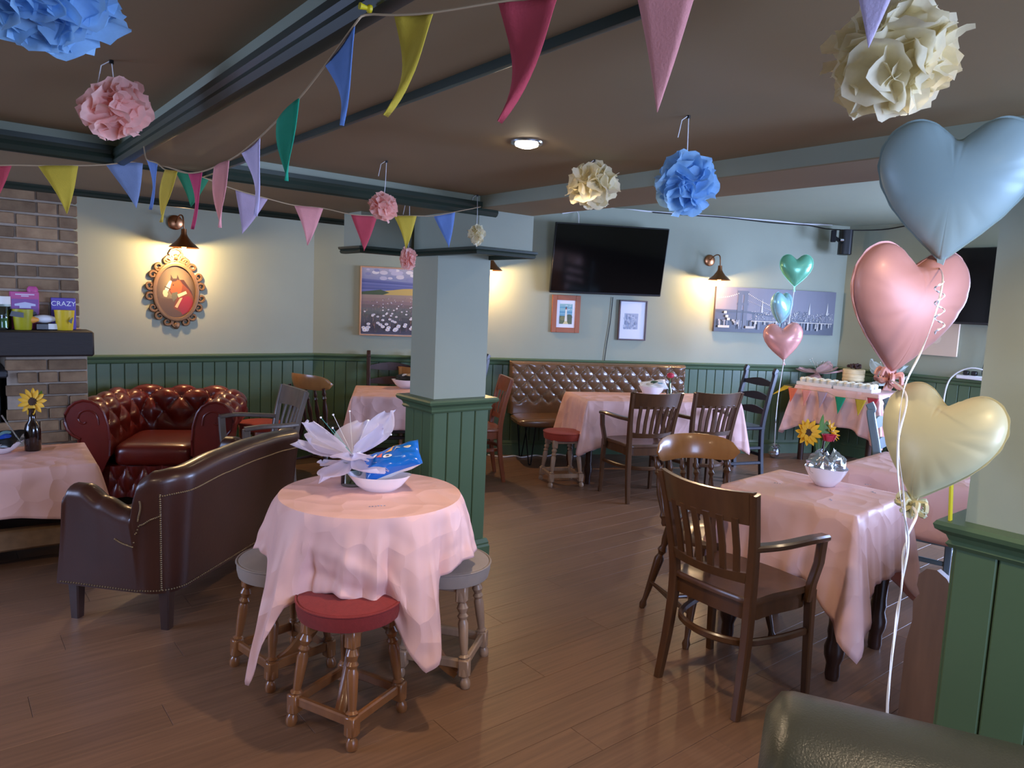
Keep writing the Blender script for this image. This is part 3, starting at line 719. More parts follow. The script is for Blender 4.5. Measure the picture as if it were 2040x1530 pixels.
# round table
RT = V((1.32, 2.472, 0)); RH = .742; RR = .347
rt = thing('round_table', RT, radians(51), 'round pedestal table under the pink cloth in the foreground', 'table', 'cloth covered tables')
MB().lathe([(0, RH-.03), (RR-.01, RH-.03), (RR, RH-.022), (RR, RH-.006), (RR-.006, RH-.002), (0, RH-.002)], 48).build('tabletop', 'stoolwood', rt)
MB().lathe([(.03, .2), (.05, .22), (.06, .28), (.042, .36), (.036, .5), (.05, .6), (.06, .66), (.09, RH-.03)], 20).build('pedestal', 'stoolwood', rt)
for k in range(4):
    a = k*pi/2+radians(-4); d = V((cos(a), sin(a), 0)); p = cat_rom([d*.02+UP*.40, d*.1+UP*.37, d*.19+UP*.24, d*.29+UP*.09, d*.36+UP*.03], 5)
    MB().bar(p, .04, .075, UP, .014, scale=[(1, 1.25-.75*i/(len(p)-1)) for i in range(len(p))]).build('foot', 'stoolwood', rt)
def lin_curve(ks, t):
    if t <= ks[0][0]: return ks[0][1]
    for (a, x), (b, y) in zip(ks, ks[1:]):
        if t <= b: return lerp(x, y, (t-a)/(b-a))
    return ks[-1][1]
def round_cloth():
    n = 340; O = []
    for i in range(n):
        a = 2*pi*i/n; O.append((RR*cos(a), RR*sin(a), cos(a), sin(a), i/n))
    # bearings are measured from the direction towards the camera, positive to the right
    cd0 = atan2(-sin(YAW), -cos(YAW))
    def brg(s): return ((2*pi*s-cd0+pi) % (2*pi))-pi
    DK = [(-3.15, .25), (-2.5, .22), (-1.9, .3), (-1.62, .25), (-1.38, .215), (-1.2, .19), (-1.08, .22), (-.96, .42), (-.86, .60), (-.80, .625), (-.70, .50), (-.58, .33), (-.46, .29), (-.3, .275), (-.1, .262), (.1, .285), (.28, .30), (.4, .33), (.52, .46), (.62, .525), (.72, .50), (.82, .36), (.93, .24), (1.1, .21), (1.3, .20), (1.5, .22), (1.7, .2), (2.1, .3), (2.4, .34), (2.7, .25), (3.15, .25)]
    FK = [(-3.15, .03), (-1.9, .07), (-1.5, .06), (-1.3, .075), (-1.12, .03), (-.98, .07), (-.82, .15), (-.66, .11), (-.55, .03), (-.42, -.01), (-.2, .012), (-.05, .03), (.12, .005), (.26, .03), (.36, .0), (.46, .05), (.62, .13), (.74, .12), (.84, .04), (.94, .02), (1.08, .06), (1.3, .07), (1.5, .05), (2.2, .06), (3.15, .03)]
    def wave(s, u):
        b = brg(s); w = .010*sin(b*9+.6)+.006*sin(b*23+u*3)+.004*sin(b*41+5*u)
        w += .016*math.exp(-((u-.55-.15*sin(3*b))/.10)**2)*(1 if abs(b) < .5 else .25)
        w -= .014*math.exp(-((u-.78-.1*sin(4*b+1))/.09)**2)*(1 if abs(b) < .5 else .2)
        return w*u**.8
    def fl(s): return lin_curve(FK, brg(s))
    o = drape('tablecloth', RT, 0, RH, O, lambda s: lin_curve(DK, brg(s)), fl, wave, 'round pink paper cloth with long pointed corners in the foreground', rings=26)
    o.data.set_sharp_from_angle(angle=radians(26)); return o
round_cloth()
# cake table
CT = thing('cake_table', (7.36, 3.56, 0), 0, 'tall table carrying the cake against the right wall', 'table', 'cloth covered tables'); CTZ = .78
MB().box((0, 0, CTZ-.014), (.62, .86, .024), .004).build('tabletop', 'chairwood_dark', CT)
for sx in (-1, 1):
    for sy in (-1, 1): MB().lathe([(.03, 0), (.03, CTZ-.03)], 10, TR(sx*.24, sy*.35)).build('leg', 'chairwood_dark', CT)
rect_cloth('tablecloth', (7.36, 3.56), 0, .625, .865, CTZ+.002, .36, .16, 'pink paper cloth on the cake table', 21, fl=.06, wv=.03)

# ------------------------------------------------------------------ upholstered seats
def tuft(x, y, a, b, T):
    p, q = x/a+y/(2*b), x/a-y/(2*b)
    s = abs(sin(pi*p)*sin(pi*q)); 
    return T*(s**.42)
# tufted bench
bt = thing('tufted_bench', bw(.955, .05), BWR, 'bronze button tufted bench along the back wall', 'bench')
BL, BH0, BH1 = 1.86, .43, .945
A_, B_ = .1525, .0725
def bench_front(u, v):
    x = (u-.5)*BL; z = lerp(BH0, BH1, v); e = min((1-abs(2*u-1))*BL/2/.03, min(1-v, v+.3)*(BH1-BH0)/.03, 1)
    e = sqrt(max(0, 1-(1-min(1, e))**2)); k = smooth(min((z-BH0-.085)/.05, 1))*smooth(min((BH1-.02-z)/.03, 1))
    return V((x, -.055-.035*e*(.45+.55*(lerp(.85, tuft(x, z-BH1+.045, A_, B_, 1.0), k)))+.05*(1-e), z))
bk_ = MB().grid(bench_front, 190, 76).build('backrest', 'benchleather', bt)
MB().box((0, -.02, (BH0+BH1)/2), (BL-.01, .06, BH1-BH0-.01), .01).build('back_board', 'benchleather', bt)
bme = MB().ball((0, 0, 0), .009, 10, 6, (1, .5, 1)).mesh('button', 'benchleather')
for r in range(6):
    z = BH1-.045-r*B_; n = 12
    for i in range(-6, 7):
        x = (i+(.5 if r % 2 else 0))*A_
        if abs(x) < BL/2-.03 and z > BH0+.08:
            o = obj('button', bme, bk_); o.location = (x, -.074, z)
def cushion(u, v, lx, ly, z0, z1, pw=.22):
    a, b = 2*pi*u, pi*v
    sx = lambda t, e: math.copysign(abs(t)**e, t)
    return V((lx/2*sx(cos(a), pw)*sin(b)**pw, ly/2*sx(sin(a), pw)*sin(b)**pw, (z0+z1)/2-(z1-z0)/2*sx(cos(b), .6)))
sb = MB().grid(lambda u, v: cushion(u, v, BL, .45, .355, .445), 96, 16, True).build('seat', 'benchleather', bt); sb.location = (0, -.27, 0)
for x in (-.8, .8):
    for y in (-.42, -.12):
        mb = MB()
        for dx in (-.05, .05): mb.tube([(x+dx, y, .36), (x+dx*.2, y-.03*(1 if y < -.2 else -1), .01)], .006, 8)
        mb.tube([(x-.01, y-.03*(1 if y < -.2 else -1), .008), (x+.01, y-.03*(1 if y < -.2 else -1), .008)], .007, 8)
        mb.build('hairpin_leg', 'blackmetal', bt)

# red chesterfield club chair
ck = V((.404, -.207, 0)).normalized(); cf_ = V((ck.y, -ck.x, 0))           # along the front, facing out
cc_ = V((1.09, 5.12, 0))-cf_*.52
ch = thing('chesterfield_armchair', cc_, facing(cf_.x, cf_.y), 'oxblood red buttoned leather club armchair by the green panelling', 'armchair')
def upath(t, W, D, r):
    """U plan: arm front -> back -> arm front, t in 0..1; returns point, inward normal"""
    st_ = D-r; c_ = pi/2*r; bk2 = 2*(W-r); tot = 2*st_+2*c_+bk2; q = t*tot
    if q < st_: return V((-W, D/2-q, 0)), V((1, 0, 0)), tot
    q -= st_
    if q < c_: a = q/r; return V((-W+r-r*cos(a), -D/2+r-r*sin(a), 0)), V((cos(a), sin(a), 0)), tot
    q -= c_
    if q < bk2: return V((-W+r+q, -D/2, 0)), V((0, 1, 0)), tot
    q -= bk2
    if q < c_: a = q/r; return V((W-r+r*sin(a), -D/2+r-r*cos(a), 0)), V((-sin(a), cos(a), 0)), tot
    q -= c_; return V((W, -D/2+r+q, 0)), V((-1, 0, 0)), tot
# section of the rolled arm: (inward, z) from seat up the inside, over the roll, down the outside
SEC = [(.10, .36), (.10, .46), (.092, .55), (.078, .60)]
for k in range(11):
    a = radians(25+k*23); SEC.append((-.045+.122*cos(a), .585+.122*sin(a)))
SEC += [(-.085, .46), (-.07, .36), (-.065, .2), (-.06, .09), (-.03, .08)]
SL = [0]
for (a, b), (c, d) in zip(SEC, SEC[1:]): SL.append(SL[-1]+hypot(c-a, d-b))
def sec(v):
    q = v*SL[-1]
    for i in range(len(SL)-1):
        if q <= SL[i+1]+1e-9:
            t = (q-SL[i])/(SL[i+1]-SL[i]); a, b = SEC[i], SEC[i+1]; return lerp(a[0], b[0], t), lerp(a[1], b[1], t), q
    return SEC[-1][0], SEC[-1][1], q
def chest(u, v):
    p, nin, tot = upath(u, .355, .84, .2); d, z, q = sec(v); d2, z2, _ = sec(min(1, v+.004)); tx, tz = d2-d, z2-z; l = hypot(tx, tz) or 1
    nx, nz = tz/l, -tx/l
    k = smooth((q-.06)/.08)*smooth((.70-q)/.1); h = .05*k*(tuft((u-.5)*tot, q-.30, .235, .13, 1)-.8)
    d += nx*h; z += nz*h
    return p+nin*d+UP*z
sh = MB().grid(chest, 230, 74).build('rolled_back_and_arms', 'oxblood', ch, True, 60)
bme2 = MB().ball((0, 0, 0), .012, 8, 6).mesh('button', 'oxblood'); tot = upath(0, .355, .84, .2)[2]
for r in range(4):
    for i in range(-8, 9):
        x = (i+(0 if r % 2 else .5))*.235; q = .30-.13+.13*r
        if abs(x) > tot/2-.05 or q > .6: continue
        P_ = chest(x/tot+.5, q/SL[-1]); o = obj('button', bme2, sh); o.location = P_
for s, u in ((-1, 0.), (1, 1.)):
    P2 = [V((0, 0, 0))+V((s*(.355)-s*a, 0, z)) for a, z in SEC]; poly = [(p.x, p.z) for p in P2]
    fr = MB().prism(poly, .02, Matrix.Translation((0, .435, 0)) @ Matrix.Rotation(pi/2, 4, 'X')).build('arm_front', 'oxblood', ch)
    MB().tube([(p.x, .436, p.z) for p in P2], .009, 6).build('piping', 'oxblood', fr)
    vol = cat_rom([(s*(.355+.045+.085*cos(a)*k), .437, .585+.085*sin(a)*k) for a, k in [(radians(200+s*0-i*45), 1-i*.12) for i in range(8)]], 4)
    MB().tube(vol, .006, 6).build('scroll', 'oxblood', fr)
sc2 = MB().grid(lambda u, v: cushion(u, v, .51, .64, .27, .43, .25), 72, 18, True).build('seat_cushion', 'oxblood', ch); sc2.location = (0, .1, 0)
def rail_front(u, v):
    x = (u-.5)*.53; z = lerp(.09, .29, v); return V((x, .40+.03*tuft(x, z-.19, .11, .09, 1), z))
MB().grid(rail_front, 60, 20).build('front_rail', 'oxblood', ch); MB().box((0, .02, .19), (.66, .74, .2), .01).build('base', 'oxblood', ch)
ch.scale = (1, 1, 1.06)
for sx in (-1, 1):
    for sy in (-1, 1): MB().lathe([(.02, 0), (.034, .02), (.036, .05), (.025, .08), (.03, .1)], 14, TR(sx*.32, sy*.34+.02)).build('foot', 'chairwood_dark', ch)

# brown leather armchair seen from behind
ad_ = V((-.66, .75, 0)).normalized(); aw = V((ad_.y, -ad_.x, 0))
acx = V((.60, 3.49, 0))+aw*.55+V((.03, -.02, 0))
ac = thing('leather_armchair', acx, facing(ad_.x, ad_.y), 'dark brown studded leather armchair seen from behind', 'armchair')
AWd, ADp, AR = .62, .58, .15
def atop(t):
    s = min(t, 1-t)                         # 0 at arm front, .5 at middle of the back
    return curve([(0, .585), (.012, .625), (.04, .625), (.1, .575), (.165, .535), (.178, .53), (.183, .62), (.193, .68), (.215, .705), (.26, .715), (.4, .735), (.5, .74)], s)
def ath(t):
    s = min(t, 1-t); return curve([(0, .058), (.17, .055), (.19, .06), (.5, .06)], s)
def shell(u, v):
    p, nin, tot = upath(u, AWd, ADp, AR); zt = atop(u); th = ath(u); s = min(u, 1-u)
    out = .0; fwd = V((0, -.075*smooth(1-s/.16), 0))      # arm fronts lean back towards the top
    if v < .4: w = v/.4; return p-nin*(.0+.025*w*w*smooth(w))+fwd*w+UP*lerp(.175, zt-.03, w)+nin*(.05*(1-w)**2*.4)
    if v < .6:
        a = pi*(v-.4)/.2; c = p-nin*.025+nin*th+fwd; return c-nin*(th*cos(a))+UP*(zt-.03+(.045)*sin(a))
    w = (v-.6)/.4; return p+nin*(2*th-.025+.03*w)+fwd*(1-w)+UP*lerp(zt-.03, .36, w)
MB().grid(shell, 300, 44).build('back_and_arms', 'brownleather', ac, True, 70)
mb = MB()
for s, u in ((-1, 0.), (1, 1.)):
    pts = [shell(u, v/43) for v in range(44)]; n = len(pts); k = len(mb.v); mb.add([tuple(p) for p in pts], [tuple(range(n))])
mb.build('arm_front', 'brownleather', ac)
ms = MB().grid(lambda u, v: cushion(u, v, 1.02, .5, .26, .42, .25), 60, 14, True).build('seat_cushion', 'brownleather', ac); ms.location = (0, .06, 0)
MB().box((0, 0.01, .21), (1.12, .5, .09), .01).build('seat_base', 'brownleather', ac)
nm = MB(); nb = MB().ball((0, 0, 0), .0042, 6, 4)
def nail(p): nm.add([V(q)+p for q in nb.v], nb.f)
def on_shell(u, v, lift=.002):
    p = shell(u, v); _, nin, _ = upath(u, AWd, ADp, AR); return p-nin*lift
for i in range(150):
    u = .3+.4*i/149; nail(on_shell(u, .355))
for sgn in (0, 1):
    f = (lambda u: u) if not sgn else (lambda u: 1-u)
    for i in range(46): nail(on_shell(f(.228), .015+.345*i/45))
    for i in range(22): nail(on_shell(f(.228+.075*i/21), .355))
    for i in range(34): nail(on_shell(f(.14+.088*i/33), .285-.02*sin(pi*i/33)))
    for i in range(22): nail(on_shell(f(.19+.007*sin(i/21*2)), .29+.065*i/21))
for i in range(170): nail(on_shell(.01+.98*i/169, .012))
nh = nm.build('nailhead_trim', 'brass', ac); nh['kind'] = 'stuff'
for sx, sy in ((-1, 1), (1, 1), (-1, -1), (1, -1)):
    MB().bar([(sx*.54, sy*.24+(.03 if sy < 0 else 0), 0), (sx*.54, sy*.24+(.03 if sy < 0 else 0), .2)], .05, .05, V((0, 1, 0)), .006, scale=[.8, 1.1]).build('leg', 'chairwood_dark', ac)

# dark seat back at the lower right edge
e0, e1 = V((1.285, .73, 0)), V((1.56, .20, 0)); ed = (e1-e0).normalized(); en = V((ed.y, -ed.x, 0))
if en.dot(V((-1, -1, 0))) < 0: en = -en
so = thing('leather_sofa', e0, atan2(ed.y, ed.x), 'dark grained leather sofa back with rounded top in the lower right corner', 'sofa')
def roll(u, v):
    x = lerp(0, .95, u); R_ = .20; e = sqrt(max(0, 1-(1-min(1, x/.05))**2))
    if v < .15: y, z = .16, lerp(.12, .605, v/.15)
    elif v < .85:
        a = (v-.15)/.7*pi; y, z = .16-(R_-R_*cos(a))*.95, .605+.145*sin(a)
    else: y, z = .16-2*R_*.95, lerp(.605, .12, (v-.85)/.15)
    cy, cz = .16-R_*.95, .4; return V((x, lerp(cy, y, .85+.15*e), lerp(cz, z, .88+.12*e)))
mb = MB().grid(roll, 40, 50); mb.add([roll(0, j/49) for j in range(50)], [tuple(range(50))]); mb.build('backrest', 'blackleather', so, True, 60)
MB().box((.47, -.03, .1), (.9, .34, .06), .01).build('base', 'blackleather', so)
for x in (.06, .88):
    for y in (.1, -.16): MB().box((x, y, .035), (.05, .05, .07), .004).build('foot', 'chairwood_dark', so)

# wooden settle whose shaped end stands beside the right table
pe = thing('settle', (2.80, .93, 0), radians(-3), 'old wooden settle with a scrolled end beside the right table', 'settle')
out = [(.13, 0), (.13, .30), (.115, .40), (.12, .47), (.10, .505), (.112, .535), (.11, .575), (.085, .605), (.05, .61), (.015, .59), (-.02, .54), (-.05, .495), (-.09, .47), (-.13, .475), (-.16, .51), (-.18, .60), (-.19, .72), (-.23, .74), (-.26, .72), (-.26, 0)]
me_ = MB().prism(out, .03, Matrix(((0, 0, 1, 0), (1, 0, 0, 0), (0, 1, 0, 0), (0, 0, 0, 1)))).mesh('end_board', 'pewwood', True, 30)
for x in (0, .95):
    o = obj('end_board', me_, pe); o.location = (x, 0, 0)
MB().box((.49, -.05, .40), (.96, .30, .028), .004).build('seat', 'pewwood', pe); MB().box((.49, -.225, .52), (.96, .022, .38), .004).build('backrest', 'pewwood', pe)
ys = MB().box((0, 0, .14), (.016, .006, .28), .001).build('wooden_strip', 'yellowstrip'); q = at_z(1931, 1024, .967); ys.location = (2.135, .728, .966); ys.rotation_euler = (radians(-4), 0, 0)
tag(ys, 'thin yellow strip standing on the ledge of the right pillar', 'strip')

# ------------------------------------------------------------------ wall lamps and ceiling lights
def sconce(loc, rz, label, power, r=.112):
    """wall plane at local y = 0, the room towards -y; loc is the centre of the wall plate"""
    t = thing('wall_lamp', loc, rz, label, 'lamp', 'copper wall lamps')
    q = Matrix.Rotation(pi/2, 4, 'X')
    MB().lathe([(0, 0), (.058, 0), (.058, .012), (.05, .018), (0, .02)], 24, q).build('wall_plate', 'copper', t)
    MB().tube(cat_rom([(0, -.015, 0), (0, -.07, .03), (0, -.15, .05), (.008, -.2, .03), (.012, -.21, -.06)], 6), .006, 8).build('arm', 'copper', t)
    MB().lathe([(.02, -.06), (.022, -.10), (.03, -.118), (.034, -.125), (.06, -.158), (r, -.205), (r-.003, -.206), (.055, -.162), (.026, -.128), (.016, -.115), (.0, -.11)], 32, TR(.012, -.21)).build('shade', 'copper', t)
    MB().ball((.012, -.21, -.192), .02, 12, 8, (1, 1, 1.3)).build('bulb', 'bulbglow', t)
    l = bpy.data.lights.new('bulb_light', 'POINT'); l.energy = power; l.color = (1, .66, .33); l.shadow_soft_size = .022
    o = bpy.data.objects.new('bulb_light', l); COL.objects.link(o); o.parent = t; o.location = (.012, -.21, -.226)
    return t
sconce((1.575, LY-.001, 2.03), 0, 'copper wall lamp above the horse portrait', 38)
s_, z_ = at_bw(1413, 519); sconce(bw(s_, .001, z_), BWR, 'copper wall lamp left of the bridge canvas', 30)
s_, z_ = at_bw(968, 497); sconce(bw(s_, .001, z_), BWR, 'copper wall lamp half hidden by the pillar', 30)
def downlight(loc, label, power, size=155):
    t = thing('ceiling_downlight', loc, 0, label, 'light', 'recessed ceiling lights')
    MB().lathe([(.036, -.001), (.052, -.001), (.05, -.006), (.038, -.007), (.036, -.001)], 28).build('rim', 'steel', t)
    MB().lathe([(0, -.002), (.037, -.002), (.036, -.012), (.02, -.018), (0, -.02)], 24).build('lens', 'downglow', t)
    s = spot('downlight_lamp', (0, 0, -.026), power, WARM, size, .035, .5); s.parent = t
    return t
downlight((1.495, 1.825, CZ), 'bright round downlight in the brown ceiling', 50)
for i, (x, y, z, p) in enumerate(((1.45, .25, CZ, 30), (-.35, 1.9, CZ, 34), (-.35, .2, CZ, 26), (1.4, -1.2, CZ, 18), (3.3, .2, 2.485, 20), (3.6, 2.4, 2.485, 14), (5.6, 2.2, 2.485, 9), (2.1, 4.9, 2.485, 2), (5.6, .2, 2.485, 8))):
    downlight((x, y, z), 'recessed downlight '+('over the right hand pillar side', 'over the low pink table', 'above the photographer', 'behind the photographer', 'over the far doorway side', 'over the cream balloon table', 'over the cake table side', 'over the red leather armchair', 'over the far window side')[i], p)

# ------------------------------------------------------------------ televisions, pictures, speaker, cables
def flatscreen(name, M_, w, h, label):
    t = bpy.data.objects.new(name, None); COL.objects.link(t); t.matrix_world = M_; tag(t, label, 'television', 'televisions')
    MB().box((0, .02, 0), (w, .04, h), .006).build('casing', 'blackplastic', t)
    MB().box((0, -.001, .006), (w-.018, .004, h-.03), .001).build('screen', 'screen', t)
    MB().box((0, .055, 0), (.3, .05, .3), .005).build('bracket', 'blackmetal', t)
    return t
flatscreen('television', Matrix.Translation(bw(.965, .16, 1.957)) @ rotz(BWR) @ Matrix.Rotation(radians(11), 4, 'X') @ Matrix.Rotation(radians(-.5), 4, 'Y'), 1.165, .675, 'large black television tilted down on the pale green wall')
flatscreen('television', Matrix.Translation((RX-.12, 2.33, 1.85)) @ rotz(-pi/2), 1.0, .72, 'black television on the right wall behind the balloons')
def picture(name, M_, w, h, label, frame_m, fw, depth, polys, pm_, inner=None, cat='picture'):
    """local: x right, y up, z out of the wall"""
    t = bpy.data.objects.new(name, None); COL.objects.link(t); t.matrix_world = M_; tag(t, label, cat)
    if fw:
        for s in (-1, 1):
            MB().box((s*(w/2-fw/2), 0, depth/2), (fw, h, depth), .003).build('frame_side', frame_m, t); MB().box((0, s*(h/2-fw/2), depth/2), (w-2*fw+.002, fw, depth), .003).build('frame_side', frame_m, t)
        MB().box((0, 0, depth*.3), (w-fw, h-fw, depth*.5)).build('backing', 'paper_white', t); z = depth*.56
    else:
        MB().box((0, 0, depth/2), (w, h, depth), .003).build('canvas', frame_m, t); z = depth+.0006
    mb = MB()
    for i, (c, P) in enumerate(polys): mb.flat(P, z+i*.00006, c)
    mb.build('print', pm_, t, False); return t
WM = lambda s, z, off=.001: Matrix.Translation(bw(s, off, z)) @ rotz(BWR) @ Matrix.Rotation(pi/2, 4, 'X')
def rect(x0, y0, x1, y1): return [(x0, y0), (x1, y0), (x1, y1), (x0, y1)]
def disc(x, y, r, n=10, sy=1.): return [(x+r*cos(2*pi*i/n), y+r*sy*sin(2*pi*i/n)) for i in range(n)]
rg = random.Random(12)
# night bridge canvas
w, h = 1.425, .468; P = []
for i in range(12): P.append((tuple(int(lerp(a, b, i/11)) for a, b in zip((118, 110, 118), (92, 92, 104))), rect(lerp(-w/2, w/2, i/12), -h/2, lerp(-w/2, w/2, (i+1)/12)+.002, h/2)))
P.append(('2f3542', rect(-w/2, -h/2, w/2, -.105))); P.append(('3a3f4e', rect(-w/2, -.105, -.36, .0)))
for i in range(56):
    x = lerp(-.28, w/2-.03, i/56); hh = rg.uniform(.03, .12)*(1 if i < 40 else .8)
    P.append((rg.choice(('4a4c58', '585a64', '3c3f4b', '65656c')), rect(x, -.1, x+rg.uniform(.02, .05), -.1+hh)))
for x, hh in ((.06, .19), (-.17, .17), (.62, .16), (.4, .15)): P.append(('c9c4b8', [(x-.012, -.02), (x+.012, -.02), (x, -.1+hh+.06)]))
for x in (-.46, -.39): P.append(('4a4d58', rect(x, -.2, x+.045, .19)))
P.append(('4a4d58', rect(-.47, .16, -.335, .2))); P.append(('4a4d58', rect(-.47, .05, -.335, .075)))
P.append(('30343f', [(-w/2, -.01), (-.34, -.01), (.12, -.06), (.35, -.085), (.35, -.1), (.1, -.078), (-.34, -.03), (-w/2, -.03)]))
for k in range(26):
    t = k/25; x = lerp(-.34, .1, t); y = .17-.22*t+.05*t*t; P.append(('f2e6cf', disc(x, y, .0055, 6))); y2 = .1-.15*t; P.append(('d8cdb8', disc(x, y2, .004, 6)))
for k in range(12): t = k/11; P.append(('f2e6cf', disc(lerp(-w/2+.02, -.46, t), lerp(.12, .17, t*t), .0055, 6)))
for k in range(150):
    x = rg.uniform(-.3, w/2-.02); P.append((rg.choice(('e8dcc0', 'bfb6a6', 'f3ead2')), disc(x, rg.uniform(-.1, .0), rg.uniform(.002, .005), 5)))
for k in range(60): x = rg.uniform(-w/2+.02, w/2-.02); P.append((rg.choice(('8f8c8a', 'c2b9a8', '6e7078')), rect(x, rg.uniform(-.2, -.12), x+rg.uniform(.004, .014), rg.uniform(-.118, -.1))))
P.append(('cfc4ae', rect(-.3, -.115, .05, -.108))); P.append(('cfc4ae', rect(.2, -.112, .68, -.106)))
for x0, x1, y in ((-.68, -.55, -.17), (-.36, -.26, -.17)): P.append(('b8ae9c', rect(x0, y-.02, x1, y+.004)))
for x, y in ((-.62, -.03), (-.6, -.07), (-.58, -.1)): P.append(('efe3c8', rect(x, y-.012, x+.03, y+.012)))
picture('canvas_print', WM((2.2+3.629)/2, 1.537), w, h, 'wide black and white canvas of a lit bridge at night', 'framegrey', 0, .035, P, 'print')
# daisy meadow painting
w, h = .70, .64; P = []
def sky(y): return y
for k in range(10): P.append((tuple(int(lerp(a, b, k/9)) for a, b in zip((120, 126, 168), (176, 170, 182))), rect(-w/2+.015, lerp(.12, h/2-.015, k/10), w/2-.015, lerp(.12, h/2-.015, (k+1)/10)+.001)))
for k in range(26): x, y = rg.uniform(-.3, .32), rg.uniform(.2, .3); P.append((rg.choice(('d9cdd0', 'c5bccb', 'e6dcd8', '8f8fb0')), disc(x, y, rg.uniform(.015, .04), 9, .5)))
for k in range(8): P.append((('6b6d9a', '5a5f90', '7478a6', '63679a')[k % 4], [(-w/2+.015, .205-k*.016), (w/2-.015, .175-k*.01), (w/2-.015, .16-k*.012), (-w/2+.015, .185-k*.017)]))
P.append(('c9a95a', [(-.12, .1), (.05, .125), (w/2-.015, .14), (w/2-.015, .04), (-.2, .04)])); P.append(('4c5a3c', [(-w/2+.015, .085), (-.16, .11), (-.08, .085), (-.2, .04), (-w/2+.015, .03)]))
for k in range(12): y0 = lerp(.06, -h/2+.015, k/12); P.append((('a08878', '9a7f74', '8d7470', '7b6a66', '74706a', '6b6a64', '68645e', '5f5c5c', '5a5658', '57525a', '524e58', '4e4a56')[k], [(-w/2+.015, y0), (w/2-.015, y0+.01), (w/2-.015, y0-.05 if k < 11 else -h/2+.015), (-w/2+.015, y0-.05 if k < 11 else -h/2+.015)]))
for k in range(240):
    y = lerp(.05, -.29, rg.random()**.8); s = lerp(.2, 1, (.05-y)/.34); x = rg.uniform(-w/2+.02, w/2-.03)
    P.append((rg.choice(('b08a78', '6f7a5a', '8c6a78', '57604a', '9a7a8c', '4f4a5c', 'b89a86')), [(x, y), (x+.004, y), (x+.004*s+rg.uniform(-.01, .01), y+.05*s)]))
for k in range(95):
    y = lerp(.04, -.27, (k/95)**.9); s = lerp(.14, 1, ((.05-y)/.32)**1.4); x = rg.uniform(-w/2+.03, w/2-.04); r_ = .024*s
    for j in range(7):
        a = 2*pi*j/7+k; P.append((rg.choice(('f3ecea', 'e8dfe2', 'd8cfd8')), disc(x+r_*.6*cos(a), y+r_*.4*sin(a), r_*.42, 6, .7)))
    if s > .3: P.append(('e0b848', disc(x, y, r_*.24, 6, .8)))
picture('framed_painting', WM(-1.42+.35, 1.465), w, h, 'framed painting of white daisies by the sea', 'framepine', .013, .035, P, 'print')
# lighthouse print
w, h = .292, .37; P = [('eceaf0', rect(-.096, -.14, .096, .145))]
for k in range(8): P.append((('6aa0b8', '7fb0c2', '5e98b4', '86b8c4', '94bcc0', '6ca6ba', '8ab4bc', '9cc0be')[k], rect(-.066, lerp(-.02, .1, k/8), .066, lerp(-.02, .1, (k+1)/8))))
for k in range(9): x, y = rg.uniform(-.055, .05), rg.uniform(.03, .09); P.append(('c2d6d8', [(x, y), (x+.03, y+.008), (x+.02, y+.014)]))
P += [('5f6a48', rect(-.066, -.1, .066, -.02)), ('7d7a4c', disc(-.03, -.045, .03, 10, .7)), ('55624a', disc(.035, -.03, .034, 10, .8)), ('e9e4d4', [(-.012, -.075), (.016, -.075), (.008, .045), (-.006, .045)]), ('8a4a40', rect(-.007, .045, .009, .06)), ('4a3a3a', [(-.007, .06), (.009, .06), (.001, .075)]), ('d6cc94', [(-.03, -.1), (.03, -.1), (.012, -.072), (-.01, -.072)])]
picture('framed_print', WM(.587, 1.42), w, h, 'lighthouse print in a reddish wooden frame', 'framewood', .05, .022, P, 'print')
# glazed print
w, h = .302, .405; P = [('dfe2ee', rect(-w/2+.014, -h/2+.014, w/2-.014, h/2-.014)), ('a9b2c6', rect(-.09, -.09, .06, .07))]
for k in range(60): x, y = rg.uniform(-.088, .04), rg.uniform(-.085, .05); P.append((rg.choice(('9aa4bc', 'b5bccd', '8e98b2', 'c2c8d6')), disc(x, y, rg.uniform(.006, .016), 7)))
picture('framed_print', WM(1.297, 1.382), w, h, 'pale print behind reflective glass under the television', 'framegrey', .014, .03, P, 'print_glazed')
P = [('dcc4ae', rect(-.27, -.29, .27, .29))]+[(rg.choice(('e8d4c0', 'd2b49a', 'e6cdb8')), disc(rg.uniform(-.2, .2), rg.uniform(-.22, .22), rg.uniform(.03, .07), 9)) for _ in range(14)]
picture('canvas_print', Matrix.Translation((RX-.001, 3.03, 1.46)) @ rotz(-pi/2) @ Matrix.Rotation(pi/2, 4, 'X'), .54, .58, 'peach coloured canvas behind the pink balloon', 'canvaspeach', 0, .03, P, 'print')
